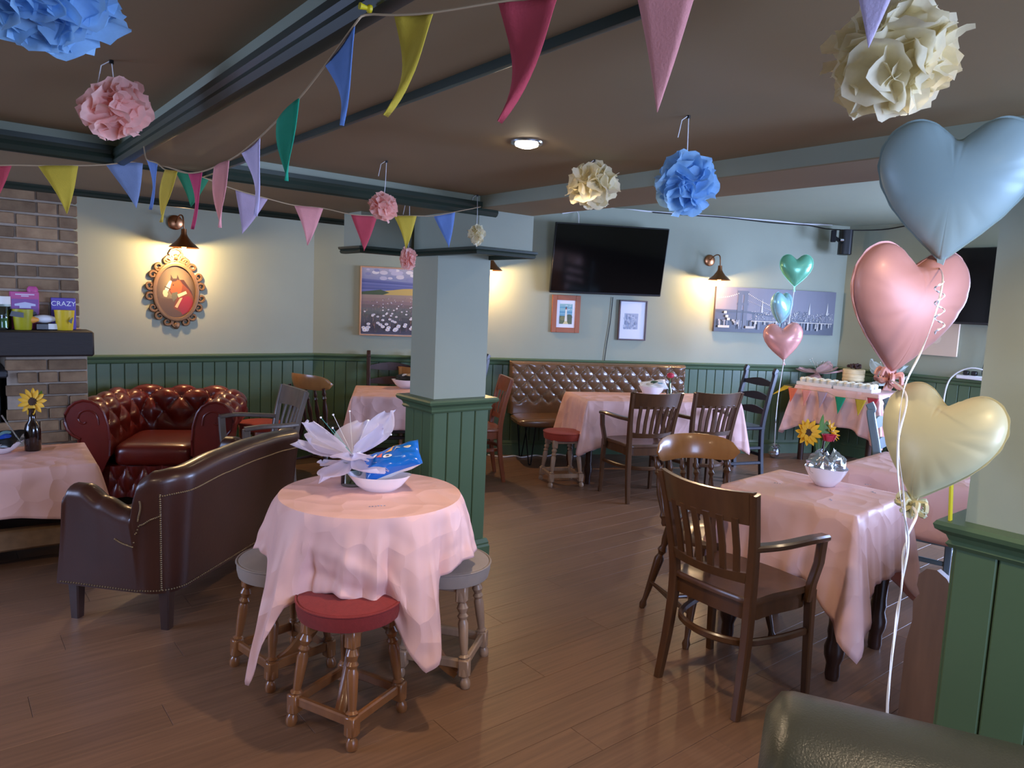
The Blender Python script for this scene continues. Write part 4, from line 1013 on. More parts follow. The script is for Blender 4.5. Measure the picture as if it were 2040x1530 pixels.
# oval horse portrait with scrolled frame
ho = bpy.data.objects.new('oval_portrait', None); COL.objects.link(ho); ho.matrix_world = Matrix.Translation((1.575, LY-.001, 1.475)) @ Matrix.Rotation(pi/2, 4, 'X'); tag(ho, 'oval horse portrait in a scrolled bronze frame', 'picture')
ea, eb = .150, .213
MB().sweep([((ea+.014)*cos(a), (eb+.014)*sin(a), .016) for a in [2*pi*i/64 for i in range(64)]], [(.017*cos(q), .014*sin(q)) for q in [2*pi*j/8 for j in range(8)]], V((0, 0, 1)), closed=True).build('oval_frame', 'gilt', ho)
MB().sweep([((ea+.002)*cos(a), (eb+.002)*sin(a), .022) for a in [2*pi*i/64 for i in range(64)]], [(.006*cos(q), .006*sin(q)) for q in [2*pi*j/6 for j in range(6)]], V((0, 0, 1)), closed=True).build('inner_bead', 'gilt', ho)
def spiral(cx, cy, r, a0, turns, sgn, th, n=22):
    return MB().tube([(cx+r*(1-.75*i/n)*cos(a0+sgn*turns*2*pi*i/n), cy+r*(1-.75*i/n)*sin(a0+sgn*turns*2*pi*i/n), .014) for i in range(n+1)], [th*(1-.4*i/n) for i in range(n+1)], 6, V((0, 0, 1)))
for k in range(18):
    a = 2*pi*(k+.5)/18; x, y = (ea+.048)*cos(a), (eb+.046)*sin(a)
    spiral(x, y, .036, a+pi, 1.2, 1 if k % 2 else -1, .0125).build('scroll', 'gilt', ho)
for s in (-1, 1):
    spiral(s*.055, eb+.055, .04, pi/2, 1.2, s, .012).build('scroll', 'gilt', ho)
    MB().tube(cat_rom([(s*.0, eb+.135, .016), (s*.038, eb+.115, .016), (s*.042, eb+.07, .016), (s*.015, eb+.03, .016)], 6), .009, 6, V((0, 0, 1))).build('crest', 'gilt', ho)
MB().ball((0, eb+.07, .014), .02, 10, 6, (1, 1.2, .6)).build('crest', 'gilt', ho); MB().ball((0, -eb-.06, .014), .026, 10, 6, (1, 1.2, .5)).build('lower_boss', 'gilt', ho)
P = []
for k in range(12):
    kk = 1-k/12*.9; P.append((tuple(int(lerp(a, b, k/11)) for a, b in zip((70, 55, 40), (134, 124, 92))), [(ea*kk*cos(2*pi*i/40)*1., eb*kk*sin(2*pi*i/40)+.05*(1-kk)) for i in range(40)]))
P.append(('4e3c2c', [(ea*cos(a), eb*sin(a)) for a in [radians(195+i*15) for i in range(11)]]))
P += [('6a3418', [(-.02, .09), (.03, .1), (.075, .07), (.11, .01), (.135, -.05), (.12, -.13), (.04, -.17), (-.02, -.13), (.005, -.05), (-.03, -.03), (-.06, .02)]), ('8a4a22', [(-.035, .095), (.02, .1), (.05, .06), (.04, .0), (.0, -.03), (-.04, .0), (-.05, .05)]),
      ('e9cfae', [(-.05, .085), (-.028, .09), (-.045, .03), (-.065, -.005), (-.09, -.005), (-.075, .04)]), ('d8ab86', [(-.095, .01), (-.07, .015), (-.06, -.02), (-.07, -.045), (-.09, -.04), (-.1, -.015)]),
      ('2c1b14', [(-.04, .09), (-.038, .14), (-.02, .1)]), ('2c1b14', [(.005, .1), (.012, .14), (.03, .095)]), ('3a241a', [(-.045, .105), (.025, .11), (.0, .085), (-.03, .08)]),
      ('2a2018', [(-.085, .035), (-.04, .015), (-.04, .022), (-.083, .043)]), ('565844', [(-.03, -.01), (.01, .0), (.02, -.03), (-.02, -.08), (-.035, -.04)]), ('7c1f26', [(.04, -.04), (.1, -.03), (.133, -.075), (.11, -.15), (.05, -.185), (.02, -.13)]),
      ('d9b48c', [(.01, -.02), (.075, .01), (.085, -.01), (.02, -.045)]), ('c9a074', [(.03, -.05), (.05, -.045), (.01, -.13), (-.01, -.12)]), ('1c120c', disc(-.02, .055, .006, 7)), ('3a1d10', [(.03, .1), (.06, .1), (.12, .01), (.13, -.03), (.1, .02), (.05, .07)])]
mb = MB(); mb.flat([(ea*cos(2*pi*i/40), eb*sin(2*pi*i/40)) for i in range(40)], .008, '463828')
for i, (c, q) in enumerate(P): mb.flat(q, .0082+i*.00006, c)
mb.build('print', 'print', ho, False)
# speaker in the corner
sp = thing('wall_speaker', (7.50, 3.83, 2.16), radians(38), 'black wall speaker on a bracket in the corner', 'speaker')
MB().grid(lambda u, v: V(((.075+.0*v)*math.copysign(abs(cos(2*pi*u))**.6, cos(2*pi*u)), .065*math.copysign(abs(sin(2*pi*u))**.6, sin(2*pi*u)), lerp(0, .25, v))), 28, 6, True).build('cabinet', 'blackplastic', sp)
MB().lathe([(0, 0), (.072, 0), (.066, .004), (0, .004)], 28, Matrix.Translation((0, 0, .25)) @ Matrix.Diagonal((1, .88, 1, 1))).build('cabinet_top', 'blackplastic', sp)
MB().bar([(-.07, .05, .12), (-.16, .14, .16)], .03, .03).box((-.17, .15, .17), (.03, .05, .12), .004).build('bracket', 'blackmetal', sp); MB().lathe([(0, 0), (.018, 0), (.018, .03), (0, .03)], 12, Matrix.Translation((-.11, .07, .14)) @ Matrix.Rotation(pi/2, 4, 'X')).build('knob', 'steel', sp)
MB().lathe([(0, 0), (.072, 0), (.066, -.004), (0, -.004)], 28, Matrix.Diagonal((1, .88, 1, 1))).build('cabinet_base', 'blackplastic', sp)
# cables
def cable(name, pts, r, mt, label, n=5): return tag(MB().tube(cat_rom(pts, n), r, 6).build(name, mt), label, 'cable')
def bwp(x, y, off=.012): s, z = at_bw(x, y, off); return bw(s, off, z)
cable('cable', [bwp(1120, 425), bwp(1213, 413), bwp(1290, 421), bwp(1362, 426), bwp(1440, 432), bwp(1530, 439), bwp(1600, 446), bwp(1658, 448)], .007, 'whiteplastic', 'white cable along the top of the pale green wall')
cable('cable', [bwp(1300, 423, .02), bwp(1362, 428, .02), bwp(1450, 434, .02), bwp(1540, 444, .02), bwp(1610, 449, .02), V((7.45, 3.95, 2.42)), V((7.77, 3.6, 2.43)), V((7.78, 3.2, 2.47)), V((7.78, 2.4, 2.47))], .006, 'blackplastic', 'black cable running from the green wall past the speaker')
cable('cable', [bwp(1221, 592), bwp(1216, 640), bwp(1208, 690), bwp(1204, 720)], .004, 'blackplastic', 'thin dark cable hanging under the tilted television')
cable('cable', [bwp(1140, 415, .03), bwp(1152, 425, .04), bwp(1153, 447, .08)], .004, 'whiteplastic', 'short white cable above the tilted television')
fl = lambda x, y: at_z(x, y, .008)
cable('cable', [fl(972, 906), fl(1000, 910), fl(1025, 908), fl(1040, 911), fl(1065, 907), fl(1085, 909), fl(1110, 905), fl(1140, 909), fl(1160, 905), bw(1.0, .1, .1), bw(1.02, .06, .16)], .007, 'whiteplastic', 'white extension cable on the floor under the bench')
sk_ = thing('socket_block', bw(1.02, .05, .14), BWR+radians(0), 'white socket block on the skirting below the bench', 'socket'); MB().box((0, 0, .03), (.1, .05, .16), .01).build('body', 'whiteplastic', sk_)
cable('cable', [V((7.70, 2.5, 1.5)), V((7.75, 2.47, 1.35)), V((7.76, 2.5, 1.2)), V((7.76, 2.52, 1.05)), V((7.75, 2.5, 1.0))], .004, 'blackplastic', 'thin black cable hanging below the right wall television')
ex = thing('power_strip', (7.755, 2.58, .967), pi/2, 'white power strip with plugs on the right wall ledge', 'power strip')
MB().box((0, 0, .02), (.3, .05, .04), .008).build('body', 'whiteplastic', ex)
for x in (-.1, .0, .07): MB().box((x, 0, .06), (.045, .045, .045), .006).build('plug', 'blackplastic', ex)
cable('cable', [V((7.74, 2.42, 1.0)), V((7.73, 2.44, 1.05)), V((7.72, 2.6, 1.08)), V((7.72, 2.74, 1.0)), V((7.72, 2.8, .85)), V((7.75, 2.82, .5))], .007, 'whiteplastic', 'white lead curling off the power strip')

# ------------------------------------------------------------------ bunting
def bunting(name, label, string, flags, mt='twine', r=.0022):
    t = thing(name, string[len(string)//2], 0, label, 'bunting', 'bunting garlands'); o = V(t.location)
    MB().tube([V(p)-o for p in string], r, 6).build('string', mt, t)
    for a, b, tip, col, bend in flags:
        a, b, tip = V(a)-o, V(b)-o, V(tip)-o; mid = (a+b)/2; nrm = (b-a).cross(tip-mid).normalized(); sd = (b-a).normalized(); H_ = (tip-mid).length
        def fn(u, v):
            e = a.lerp(b, u); p = e.lerp(tip, v)
            return p+nrm*(bend*H_*(sin(v*2.4)*.12+.06*sin(u*3+v*4)))+sd*(abs(bend)*.13*H_*sin(pi*v)*(.4+.6*v))
        m_ = MB(); m_.grid(fn, 6, 12); f = m_.build('flag', 'felt_'+col, t, True, 80)
        md = f.modifiers.new('felt', 'SOLIDIFY'); md.thickness = .0016; md.offset = 0
    return t
F1 = [((-48, 332), (24, 329), (-6, 396), 'red'), ((75, 330), (156, 330), (133, 426), 'yellow'), ((211, 328), (285, 322), (272, 415), 'bluegrey'), ((347, 337), (416, 358), (380, 412), 'darkgreen'), ((469, 378), (534, 396), (483, 466), 'mauve'), ((586, 409), (644, 415), (612, 489), 'pink'), ((699, 427), (752, 430), (726, 500), 'red'), ((785, 430), (830, 430), (808, 496), 'yellow'), ((864, 430), (907, 422), (895, 493), 'blue')]
y1 = 2.855; g1 = lambda p: at_y(p[0], p[1], y1)
st1 = [g1((-140, 338))]+[g1(q) for f in F1 for q in f[:2]]+[at_y(958, 412, 2.87)]; st1[5:5] = []
bunting('bunting_garland', 'far bunting garland strung along the dark beam trim', cat_rom(st1, 3), [(g1(a), g1(b), g1(c), col, (-1)**i*.3) for i, (a, b, c, col) in enumerate(F1)])
F2 = [((292, 317), (313, 325), (296, 417), 'blue'), ((329, 338), (354, 341), (326, 443), 'yellow'), ((375, 345), (402, 342), (379, 456), 'crimson'), ((427, 333), (457, 319), (443, 454), 'pink'), ((481, 304), (517, 274), (504, 430), 'lavender'), ((552, 240), (597, 195), (576, 361), 'green'), ((648, 130), (706, 50), (676, 249), 'deepblue')]
x1 = .49; g2 = lambda p: at_x(p[0], p[1], x1)
pin = V((.50, .985, 1.899)); q0 = at_d(1900, -150, .78); nn = (q0-pin).cross(UP).normalized(); g3 = lambda p: at_p(p[0], p[1], pin, nn)
F3 = [((785, 30), (862, 25), (762, 228), 'yellow'), ((992, 4), (1112, -14), (990, 240), 'red'), ((1262, -42), (1400, -62), (1309, 223), 'pink'), ((1690, -92), (1822, -112), (1730, 95), 'lavender')]
st2 = [V((.515, 2.42, 1.915))]+[g2(q) for f in F2 for q in f[:2]]+[pin]+[g3(q) for f in F3 for q in f[:2]]+[g3((2100, -150))]
nb_ = bunting('bunting_garland', 'near bunting garland crossing the top of the room', cat_rom(st2, 3), [(g2(a), g2(b), g2(c), col, .55*(-1)**i) for i, (a, b, c, col) in enumerate(F2)]+[(g3(a), g3(b), g3(c), col, bd) for (a, b, c, col), bd in zip(F3, (.9, .9, .1, .1))], r=.0017)
tp = MB().lathe([(0, -.004), (.006, -.004), (.006, 0), (.003, .003), (.005, .014), (0, .015)], 10, Matrix.Translation(V((.512, 1.0, 1.915))-V(nb_.location)) @ Matrix.Rotation(-pi/2, 4, 'Y')).build('pin', 'yellowstrip', nb_)

# ------------------------------------------------------------------ tissue pom poms
def petal_mesh(nm, mt, seed):
    """cupped, ruffled round tissue petal"""
    rg = random.Random(seed); ph = [rg.uniform(0, 6) for _ in range(5)]
    def fn(u, v):
        a = 2*pi*u; r = .03+.97*v; rr = r*(1+.09*r*sin(3*a+ph[0])+.05*r*sin(7*a+ph[1]))
        return V((rr*cos(a), rr*sin(a), .34*r*r+.13*r*r*sin(4*a+ph[2])+.05*r**3*sin(9*a+ph[3])))
    return MB().grid(fn, 22, 7, True).mesh(nm, mt, True, 180)
PET = {c: [petal_mesh('tissue_petal', 'tissue_'+c, k*7+len(c)) for k in range(3)] for c in ('pink', 'cream', 'blue')}
def pompom(c, col, rx, rz_, n, label, hook=None, tilt=0., seed=1, oblate=1., sr=.0012):
    rg = random.Random(seed); t = thing('tissue_pompom', c, 0, label, 'decoration', 'tissue paper pom poms')
    for i in range(n):
        z = 1-2*(i+.5)/n; a = i*2.39996+rg.uniform(-.15, .15); r = sqrt(max(0, 1-z*z)); d = V((r*cos(a), r*sin(a), z))
        k = rg.uniform(.88, 1.08); o = obj('tissue_petal', PET[col][i % 3], t)
        q = Matrix.Translation(d*rg.uniform(.5, .62)) @ d.to_track_quat('Z', 'Y').to_matrix().to_4x4() @ rotz(rg.uniform(0, 6.28)) @ Matrix.Rotation(rg.uniform(.35, 1.15), 4, 'X') @ Matrix.Diagonal((.40, .40, .40, 1))
        S = Matrix.Rotation(tilt, 4, CF) @ Matrix.Diagonal((rx*k, rx*k, rz_*k, 1))
        o.matrix_local = S @ q
    if hook is not None:
        h = V(hook)-V(c); MB().tube([V((0, 0, 0)), h*.5+V((.003, 0, 0)), h], sr, 5).tube([h, h+V((-.02, .005, -.015)), h+V((-.028, .008, -.06))], sr, 5).build('string', 'cordwhite', t)
        MB().lathe([(0, -.008), (.005, -.008), (.005, 0), (0, 0)], 8, Matrix.Translation(h)).build('pin', 'blackplastic', t)
    return t
def hookc(x, y): return at_z(x, y, CZ)
dz = lambda h, x, y: at_d(x, y, (h-CO).dot(CF))
h_ = hookc(222, 120); pompom(dz(h_, 228, 220), 'pink', .088, .060, 54, 'pink tissue pom pom hanging over the left lounge', h_, radians(-28), 3)
h_ = hookc(1372, 230); pompom(dz(h_, 1364, 367), 'blue', .088, .084, 60, 'blue tissue pom pom hanging right of the ceiling light', h_, 0, 4)
h_ = hookc(1185, 318); pompom(dz(h_, 1184, 370), 'cream', .098, .085, 60, 'cream tissue pom pom beside the blue one', h_, 0, 5)
h_ = hookc(770, 320); pompom(dz(h_, 763, 412), 'pink', .063, .056, 44, 'small pink tissue pom pom hanging near the ceiling trim', h_, radians(25), 6)
h_ = hookc(951, 388); pompom(dz(h_, 949, 467), 'cream', .043, .058, 40, 'smallest cream tissue pom pom in front of the pillar cap', h_, 0, 7)
pc_ = at_y(813, 515, 3.0); pompom(pc_, 'pink', .043, .064, 40, 'pink tissue pom pom against the pillar', V((pc_.x, pc_.y, SZ)), 0, 8)
pc_ = at_d(1776, 122, .98); pompom(pc_, 'cream', .098, .080, 64, 'large cream tissue pom pom at the upper right', V((pc_.x, pc_.y, CZ)), 0, 9)
pc_ = at_d(96, 0, 1.1); pompom(pc_, 'blue', .112, .07, 64, 'large blue tissue pom pom cut by the upper left corner', V((pc_.x, pc_.y, CZ)), radians(-10), 10)

# ------------------------------------------------------------------ foil balloons
def heart_pts(n=120):
    H_ = [(0, .305), (.07, .355), (.16, .425), (.27, .455), (.39, .41), (.475, .30), (.5, .16), (.47, .01), (.385, -.15), (.27, -.29), (.14, -.42), (.03, -.525)]
    full = H_+[(0, -.545)]+[(-x, y) for x, y in reversed(H_[1:])]
    P = cat_rom([(x, y, 0) for x, y in full], 5, True); return [(p.x, p.y-.02) for p in P]
HP = heart_pts()
import numpy as np
def heart_field(n=96):
    """height of an inflated heart: smooth membrane over the outline"""
    g = np.linspace(-.62, .62, n); X_, Y_ = np.meshgrid(g, g, indexing='ij'); ins = np.zeros_like(X_, bool); m = len(HP)
    for i in range(m):
        (x0, y0), (x1, y1) = HP[i], HP[(i+1) % m]
        if y0 == y1: continue
        c = ((y0 > Y_) != (y1 > Y_)) & (X_ < (x1-x0)*(Y_-y0)/(y1-y0)+x0); ins ^= c
    f = np.zeros_like(X_)
    for _ in range(1600):
        f[1:-1, 1:-1] = (f[2:, 1:-1]+f[:-2, 1:-1]+f[1:-1, 2:]+f[1:-1, :-2])*.25+1e-4; f[~ins] = 0
    return np.sqrt(f/f.max())
HF = heart_field()
def hf(x, y):
    n = HF.shape[0]; u = (x+.62)/1.24*(n-1); w = (y+.62)/1.24*(n-1); i, j = int(u), int(w); a, b = u-i, w-j
    return HF[i, j]*(1-a)*(1-b)+HF[i+1, j]*a*(1-b)+HF[i, j+1]*(1-a)*b+HF[i+1, j+1]*a*b
_rw = random.Random(9); WR = [_rw.uniform(.1, 1)**1.5 for _ in range(40)]
def heart(name, c, size, R_, mt, label, thick=.30, wrk=.018, ribbon=None, group='heart balloons', bow=None):
    """R_ turns local x right, z up, -y towards the viewer"""
    t = bpy.data.objects.new(name, None); COL.objects.link(t); t.matrix_world = Matrix.Translation(c) @ R_; tag(t, label, 'balloon', group)
    n = len(HP); K = [0, .1, .2, .3, .4, .5, .6, .7, .78, .85, .9, .94, .97, .99, 1.0]
    for sgn in (-1, 1):
        vs = []; fs = []
        for k in K:
            for i, (x, y) in enumerate(HP):
                px, pz = x*k, y*k; th = thick*hf(px, pz)*(1 if k < 1 else 0)
                q = i/n*22; w = wrk*WR[int(q) % 40]*(k**4)*(1-k**6)*3*max(0, sin(pi*(q % 1)))**6*(1 if y < .36 else .2)
                vs.append((px*size, sgn*(th-w)*size*.5*1.0, pz*size))
        for r in range(len(K)-1):
            for i in range(n): fs.append((r*n+i, r*n+(i+1) % n, (r+1)*n+(i+1) % n, (r+1)*n+i))
        MB().add(vs, fs).build('foil_panel', mt, t, True, 70)
    vs = []; fs = []
    for k, y in ((.995, -.0007), (1.03, -.0005), (1.03, .0005), (.995, .0007)):
        vs += [(x*size*k*(1+.008*sin(i*2*pi*26/n)), y, z*size*k) for i, (x, z) in enumerate(HP)]
    for r in range(3):
        for i in range(n): fs.append((r*n+i, r*n+(i+1) % n, (r+1)*n+(i+1) % n, (r+1)*n+i))
    MB().add(vs, fs).build('seam', mt, t, True, 70)
    tip = V((0, 0, min(y for _, y in HP)*size))
    MB().bar([tip+V((0, 0, .01)), tip-V((0, 0, .02)), tip-V((.0, 0, .05))], .022, .003, V((0, 1, 0)), .001, scale=[1, .5, 1.2]).build('neck', mt, t)
    if bow:
        mb = MB(); rg = random.Random(3)
        for k in range(7):
            a = 2*pi*k/7; d = V((cos(a), sin(a)*.6, rg.uniform(-.3, .5))); mb.tube(cat_rom([tip-V((0, 0, .02)), tip+d*.03+V((0, 0, .0)), tip+d*.035-V((0, 0, .03)), tip-V((0, 0, .02))], 5), .006, 5)
        mb.build('bow', bow, t)
    return t, V(c)+(R_ @ (tip-V((0, 0, .02))))
def face_cam(c, yaw=0., roll=0., pitch=0.):
    d = (CO-V(c)); d.z *= .5; f = d.normalized(); y = -f; x = y.cross(UP).normalized(); z = x.cross(y)
    M_ = Matrix((x, y, z)).transposed().to_4x4()
    return M_ @ Matrix.Rotation(roll, 4, 'Y') @ Matrix.Rotation(yaw, 4, 'Z') @ Matrix.Rotation(pitch, 4, 'X')
c1 = at_d(1899, 362, 1.74); b1_, n1 = heart('heart_balloon', c1, .328, face_cam(c1, 0, radians(2.5)), 'foil_blue', 'large pale blue heart balloon touching the ceiling', .34)
c2 = at_d(1806, 602, 1.82); b2_, n2 = heart('heart_balloon', c2, .315, face_cam(c2, radians(38), radians(6)), 'foil_pink', 'large pink heart balloon below the blue one', .42, .03, bow='foil_pink')
c3 = at_d(1866, 872, 1.78); b3_, n3 = heart('heart_balloon', c3, .282, face_cam(c3, radians(-24), radians(9), radians(-8)), 'foil_cream', 'large cream heart balloon at the bottom of the bunch', .42, .03, bow='foil_cream')
rb_ = thing('balloon_ribbon', at_d(1790, 1200, 1.7), 0, 'twisted white ribbons tying the three large heart balloons', 'ribbon'); o_ = V(rb_.location)
def ribbon(pts, nm='strand', w=.0045, mt='ribbon'):
    P = cat_rom(pts, 8); mb = MB(); vs = []; fs = []
    for i, p in enumerate(P):
        a = i*.22; t_ = (P[min(i+1, len(P)-1)]-P[max(i-1, 0)]).normalized(); s_ = t_.cross(CF).normalized(); n_ = s_.cross(t_); d = s_*cos(a)+n_*sin(a)
        vs += [p-d*w/2-o_, p+d*w/2-o_]
    fs = [(2*i, 2*i+1, 2*i+3, 2*i+2) for i in range(len(P)-1)]
    o = mb.add(vs, fs).build(nm, mt, rb_, True, 180); md = o.modifiers.new('thickness', 'SOLIDIFY'); md.thickness = .0006; return o
D_ = lambda x, y, t: at_d(x, y, t)
ribbon([n1, D_(1878, 560, 1.62), D_(1862, 630, 1.6), D_(1835, 700, 1.6), D_(1800, 780, 1.6), D_(1788, 900, 1.6), D_(1795, 1000, 1.62), D_(1810, 1080, 1.64), D_(1795, 1180, 1.66), D_(1785, 1230, 1.66), D_(1775, 1320, 1.66), D_(1768, 1420, 1.66), D_(1764, 1500, 1.66)])
ribbon([n2, D_(1806, 790, 1.62), D_(1790, 880, 1.61), D_(1800, 990, 1.63), D_(1806, 1090, 1.64), D_(1798, 1150, 1.65), D_(1790, 1220, 1.66), D_(1777, 1310, 1.66), D_(1769, 1420, 1.66), D_(1765, 1500, 1.66)])
ribbon([n3, D_(1826, 1025, 1.70), D_(1812, 1060, 1.66), D_(1800, 1100, 1.65), D_(1797, 1160, 1.65), D_(1786, 1240, 1.66), D_(1772, 1340, 1.66), D_(1767, 1430, 1.66), D_(1764, 1500, 1.66)], w=.006)
cu_ = [D_(1872+9*cos(k*.9), 560+k*4.2, 1.6-.012*sin(k*.9)) for k in range(26)]; ribbon(cu_, 'curl', .005)
# trio by the far wall
c4 = at_d(1586, 535, 6.9); heart('heart_balloon', c4, .30, face_cam(c4, radians(10)), 'foil_green', 'shiny green heart balloon in front of the far wall', .42)
c5 = at_d(1557, 610, 6.95); heart('heart_balloon', c5, .30, face_cam(c5, radians(62)), 'foil_sky', 'pearly blue balloon turned sideways before the bridge canvas', .55)
c6 = at_d(1560, 676, 6.85); _, n6 = heart('heart_balloon', c6, .345, face_cam(c6, 0, radians(-6)), 'foil_rose', 'shiny pink heart balloon above the navy chair', .44)
wt = at_z(1541, 912, 0); rb2 = thing('balloon_string', (wt.x, wt.y, 0), 0, 'white string holding the far balloons above the floor', 'string'); o_ = V(rb2.location)
MB().tube([p-o_ for p in cat_rom([c4+V((0, 0, -.2)), n6+V((0, 0, .12)), n6, at_d(1549, 800, 6.9), at_d(1544, 860, 6.95), V((wt.x, wt.y, .12))], 6)], .004, 6).build('strand', 'ribbon', rb2)
bw_ = thing('balloon_weight', (wt.x, wt.y, 0), 0, 'crumpled silver foil balloon weight on the floor', 'weight')
rgw = random.Random(3); mb = MB().ball((0, 0, .06), .055, 14, 10, (1, 1, 1.1)); mb.v = [tuple(V(p)*(1+rgw.uniform(-.12, .12))+V((0, 0, 0))) for p in mb.v]; mb.v = [(x, y, max(.0, z)) for x, y, z in mb.v]; mb.build('foil_body', 'foil_silver', bw_, False)
mb = MB()
for k in range(8): a = k*.785; mb.bar([(0, 0, .11), (.03*cos(a), .03*sin(a), .15), (.06*cos(a), .06*sin(a), .13)], .02, .001)
mb.build('foil_frill', 'foil_silver', bw_, False)

# ------------------------------------------------------------------ table decorations
def bowl(loc, rz, label, lx, ly, h, group='white serving bowls'):
    t = thing('serving_bowl', loc, rz, label, 'bowl', group); N_ = 40
    pr = [(.001, .006), (.38, .006), (.40, .0), (.44, .0), (.47, .012), (.72, .38), (.9, .74), (1.0, 1.0), (.985, 1.0), (.88, .75), (.7, .42), (.45, .1), (.001, .07)]
    MB().grid(lambda u, v: (lambda r, z: V((r*lx/2*cos(2*pi*u), r*ly/2*sin(2*pi*u), h*(z+(.10*abs(cos(2*pi*u))**3 if z > .6 else 0)))))(*pr[min(12, round(v*12))]), N_, 13, True).build('body', 'porcelain', t, True, 50)
    return t
def pillow_pack(name, loc, M3, lx, ly, th, mt, label, polys=None, group=None):
    t = bpy.data.objects.new(name, None); COL.objects.link(t); t.matrix_world = Matrix.Translation(loc) @ M3; tag(t, label, 'snack packet', group)
    rg = random.Random(len(label)); ph = [rg.uniform(0, 6) for _ in range(4)]
    def sur(x, y, sg):
        ex, ey = 1-abs(x)**3.2, 1-abs(y)**2.6; f = max(0, ex*ey)**.5
        return V((x*lx/2*(1-.05*(1-abs(y))*abs(x)**2), y*ly/2*(1-.10*(1-abs(x)**2)*abs(y)**2), sg*th/2*f+.004*sin(9*x+ph[0]+4*y)*f+.004*sin(13*y+ph[1])*f*abs(x)))
    for sg in (1, -1): MB().grid(lambda u, v: sur(2*u-1, 2*v-1, sg), 25, 19).build('film', mt if sg > 0 or mt != 'blueplastic' else 'whiteplastic', t, True, 60)
    if polys:
        mb = MB()
        for i, (c, P) in enumerate(polys):
            # each printed patch follows the film
            cx = sum(p[0] for p in P)/len(P); cy = sum(p[1] for p in P)/len(P); n = len(P); vs = []
            for k in (0.001, .5, 1.): vs += [sur(cx+(x-cx)*k, cy+(y-cy)*k, 1)+V((0, 0, .0012+.0004*i)) for x, y in P]
            mb.add(vs, [(r*n+j, r*n+(j+1) % n, (r+1)*n+(j+1) % n, (r+1)*n+j) for r in range(2) for j in range(n)], None, c)
        mb.build('print', 'print_foil', t, True, 80)
    return t
def organza_vase(loc, label, mt, L_, n, vh, gm='clearglass', seed=1, up=.25, stems=True, green=False):
    rg = random.Random(seed); t = thing('organza_vase', loc, 0, label, 'vase', 'organza bow vases')
    MB().lathe([(0, 0), (.043, 0), (.046, .006), (.046, vh*.6), (.044, vh*.9), (.046, vh), (.043, vh), (.041, vh*.88), (.042, vh*.5), (.042, .012), (0, .012)], 24).build('vase', gm, t)
    if green:
        MB().lathe([(0, .013), (.040, .013), (.040, vh*.45), (0, vh*.45)], 20).build('water', 'greenishglass', t)
        for k in range(7):
            a = rg.uniform(0, 6.28); MB().tube([(.028*cos(a), .028*sin(a), .014), (.03*cos(a+1), .03*sin(a+1), vh*.9)], .005, 6).build('stem', 'stemgreen', t)
    for k in range(n):
        a = 2*pi*k/n+rg.uniform(-.2, .2); el = rg.uniform(-.5, up*.3) if k % 2 else rg.uniform(.1, up+.35); ln = L_*rg.uniform(.8, 1.1); w = ln*rg.uniform(.55, .8); d = V((cos(a)*cos(el), sin(a)*cos(el), sin(el))); s_ = V((-sin(a), cos(a), 0)); u_ = d.cross(s_)*-1; ph = rg.uniform(0, 6)
        def fn(u, v):
            q = (u-.5)*2; ww = w*(.06+1.0*max(0, sin(pi*(.03+.95*v)**1.5))**.7)
            return V((0, 0, vh+.02))+d*(v*ln*(1-.12*q*q*(1 if v > .5 else 0)+.05*sin(6*q+ph)*v))+s_*(q*ww*.5)+u_*(.18*ln*v*(sin(q*4+ph)*.25+(1-v)*.6)-.12*ln*v*v)
        MB().grid(fn, 13, 12).build('organza_petal', mt, t, True, 180)
    if stems:
        for k in range(9):
            a = rg.uniform(0, 6.28); el = rg.uniform(.2, 1.1); d = V((cos(a)*cos(el), sin(a)*cos(el), sin(el)))*L_*rg.uniform(.6, .85); b0 = V((0, 0, vh+.02)); st_ = MB().tube([b0, b0+d], .0009, 5).build('wire_stem', 'iridescent' if k % 3 == 0 else 'whiteplastic', t)
            MB().ball(b0+d, .0045, 8, 6).build('pearl', 'pearl', st_)
    for k in range(7): MB().ball((.028*cos(k*.45-1.9+YAW-1), .028*sin(k*.45-1.9+YAW-1), vh+.035), .006, 8, 6).build('pearl', 'pearl', t)
    return t
def petals_ring(mb_name, mt, parent, c, M_, n, L_, W_, cup, r0=.0, ph=0.):
    me = MB().grid(lambda u, v: V(((u-.5)*W_*sin(pi*min(1, .12+.88*v)**.8)**.8*2*.5*2 if False else (u-.5)*W_*(sin(pi*(.08+.9*v))**.75), r0+v*L_, cup*v*v*L_+.15*W_*abs(u-.5)*2)), 5, 7).mesh(mb_name, mt, True, 180)
    for k in range(n):
        o = obj(mb_name, me, parent); o.matrix_local = Matrix.Translation(c) @ M_ @ rotz(2*pi*k/n+ph) @ Matrix.Rotation(.1*((k*7) % 5-2)*.5, 4, 'X')
def sunflower(parent, c, nrm, R_, two=True):
    M_ = V(nrm).to_track_quat('Z', 'Y').to_matrix().to_4x4()
    petals_ring('petal', 'petal_yellow', parent, c, M_, 13, R_*.78, R_*.34, .12, R_*.22)
    if two: petals_ring('petal', 'petal_yellow', parent, V(c)+V(nrm).normalized()*R_*.06, M_, 11, R_*.62, R_*.3, .5, R_*.2, .25)
    MB().lathe([(0, -R_*.05), (R_*.3, -R_*.04), (R_*.32, R_*.03), (R_*.22, R_*.1), (0, R_*.12)], 18, Matrix.Translation(c) @ M_).build('seed_head', 'seedhead', parent)
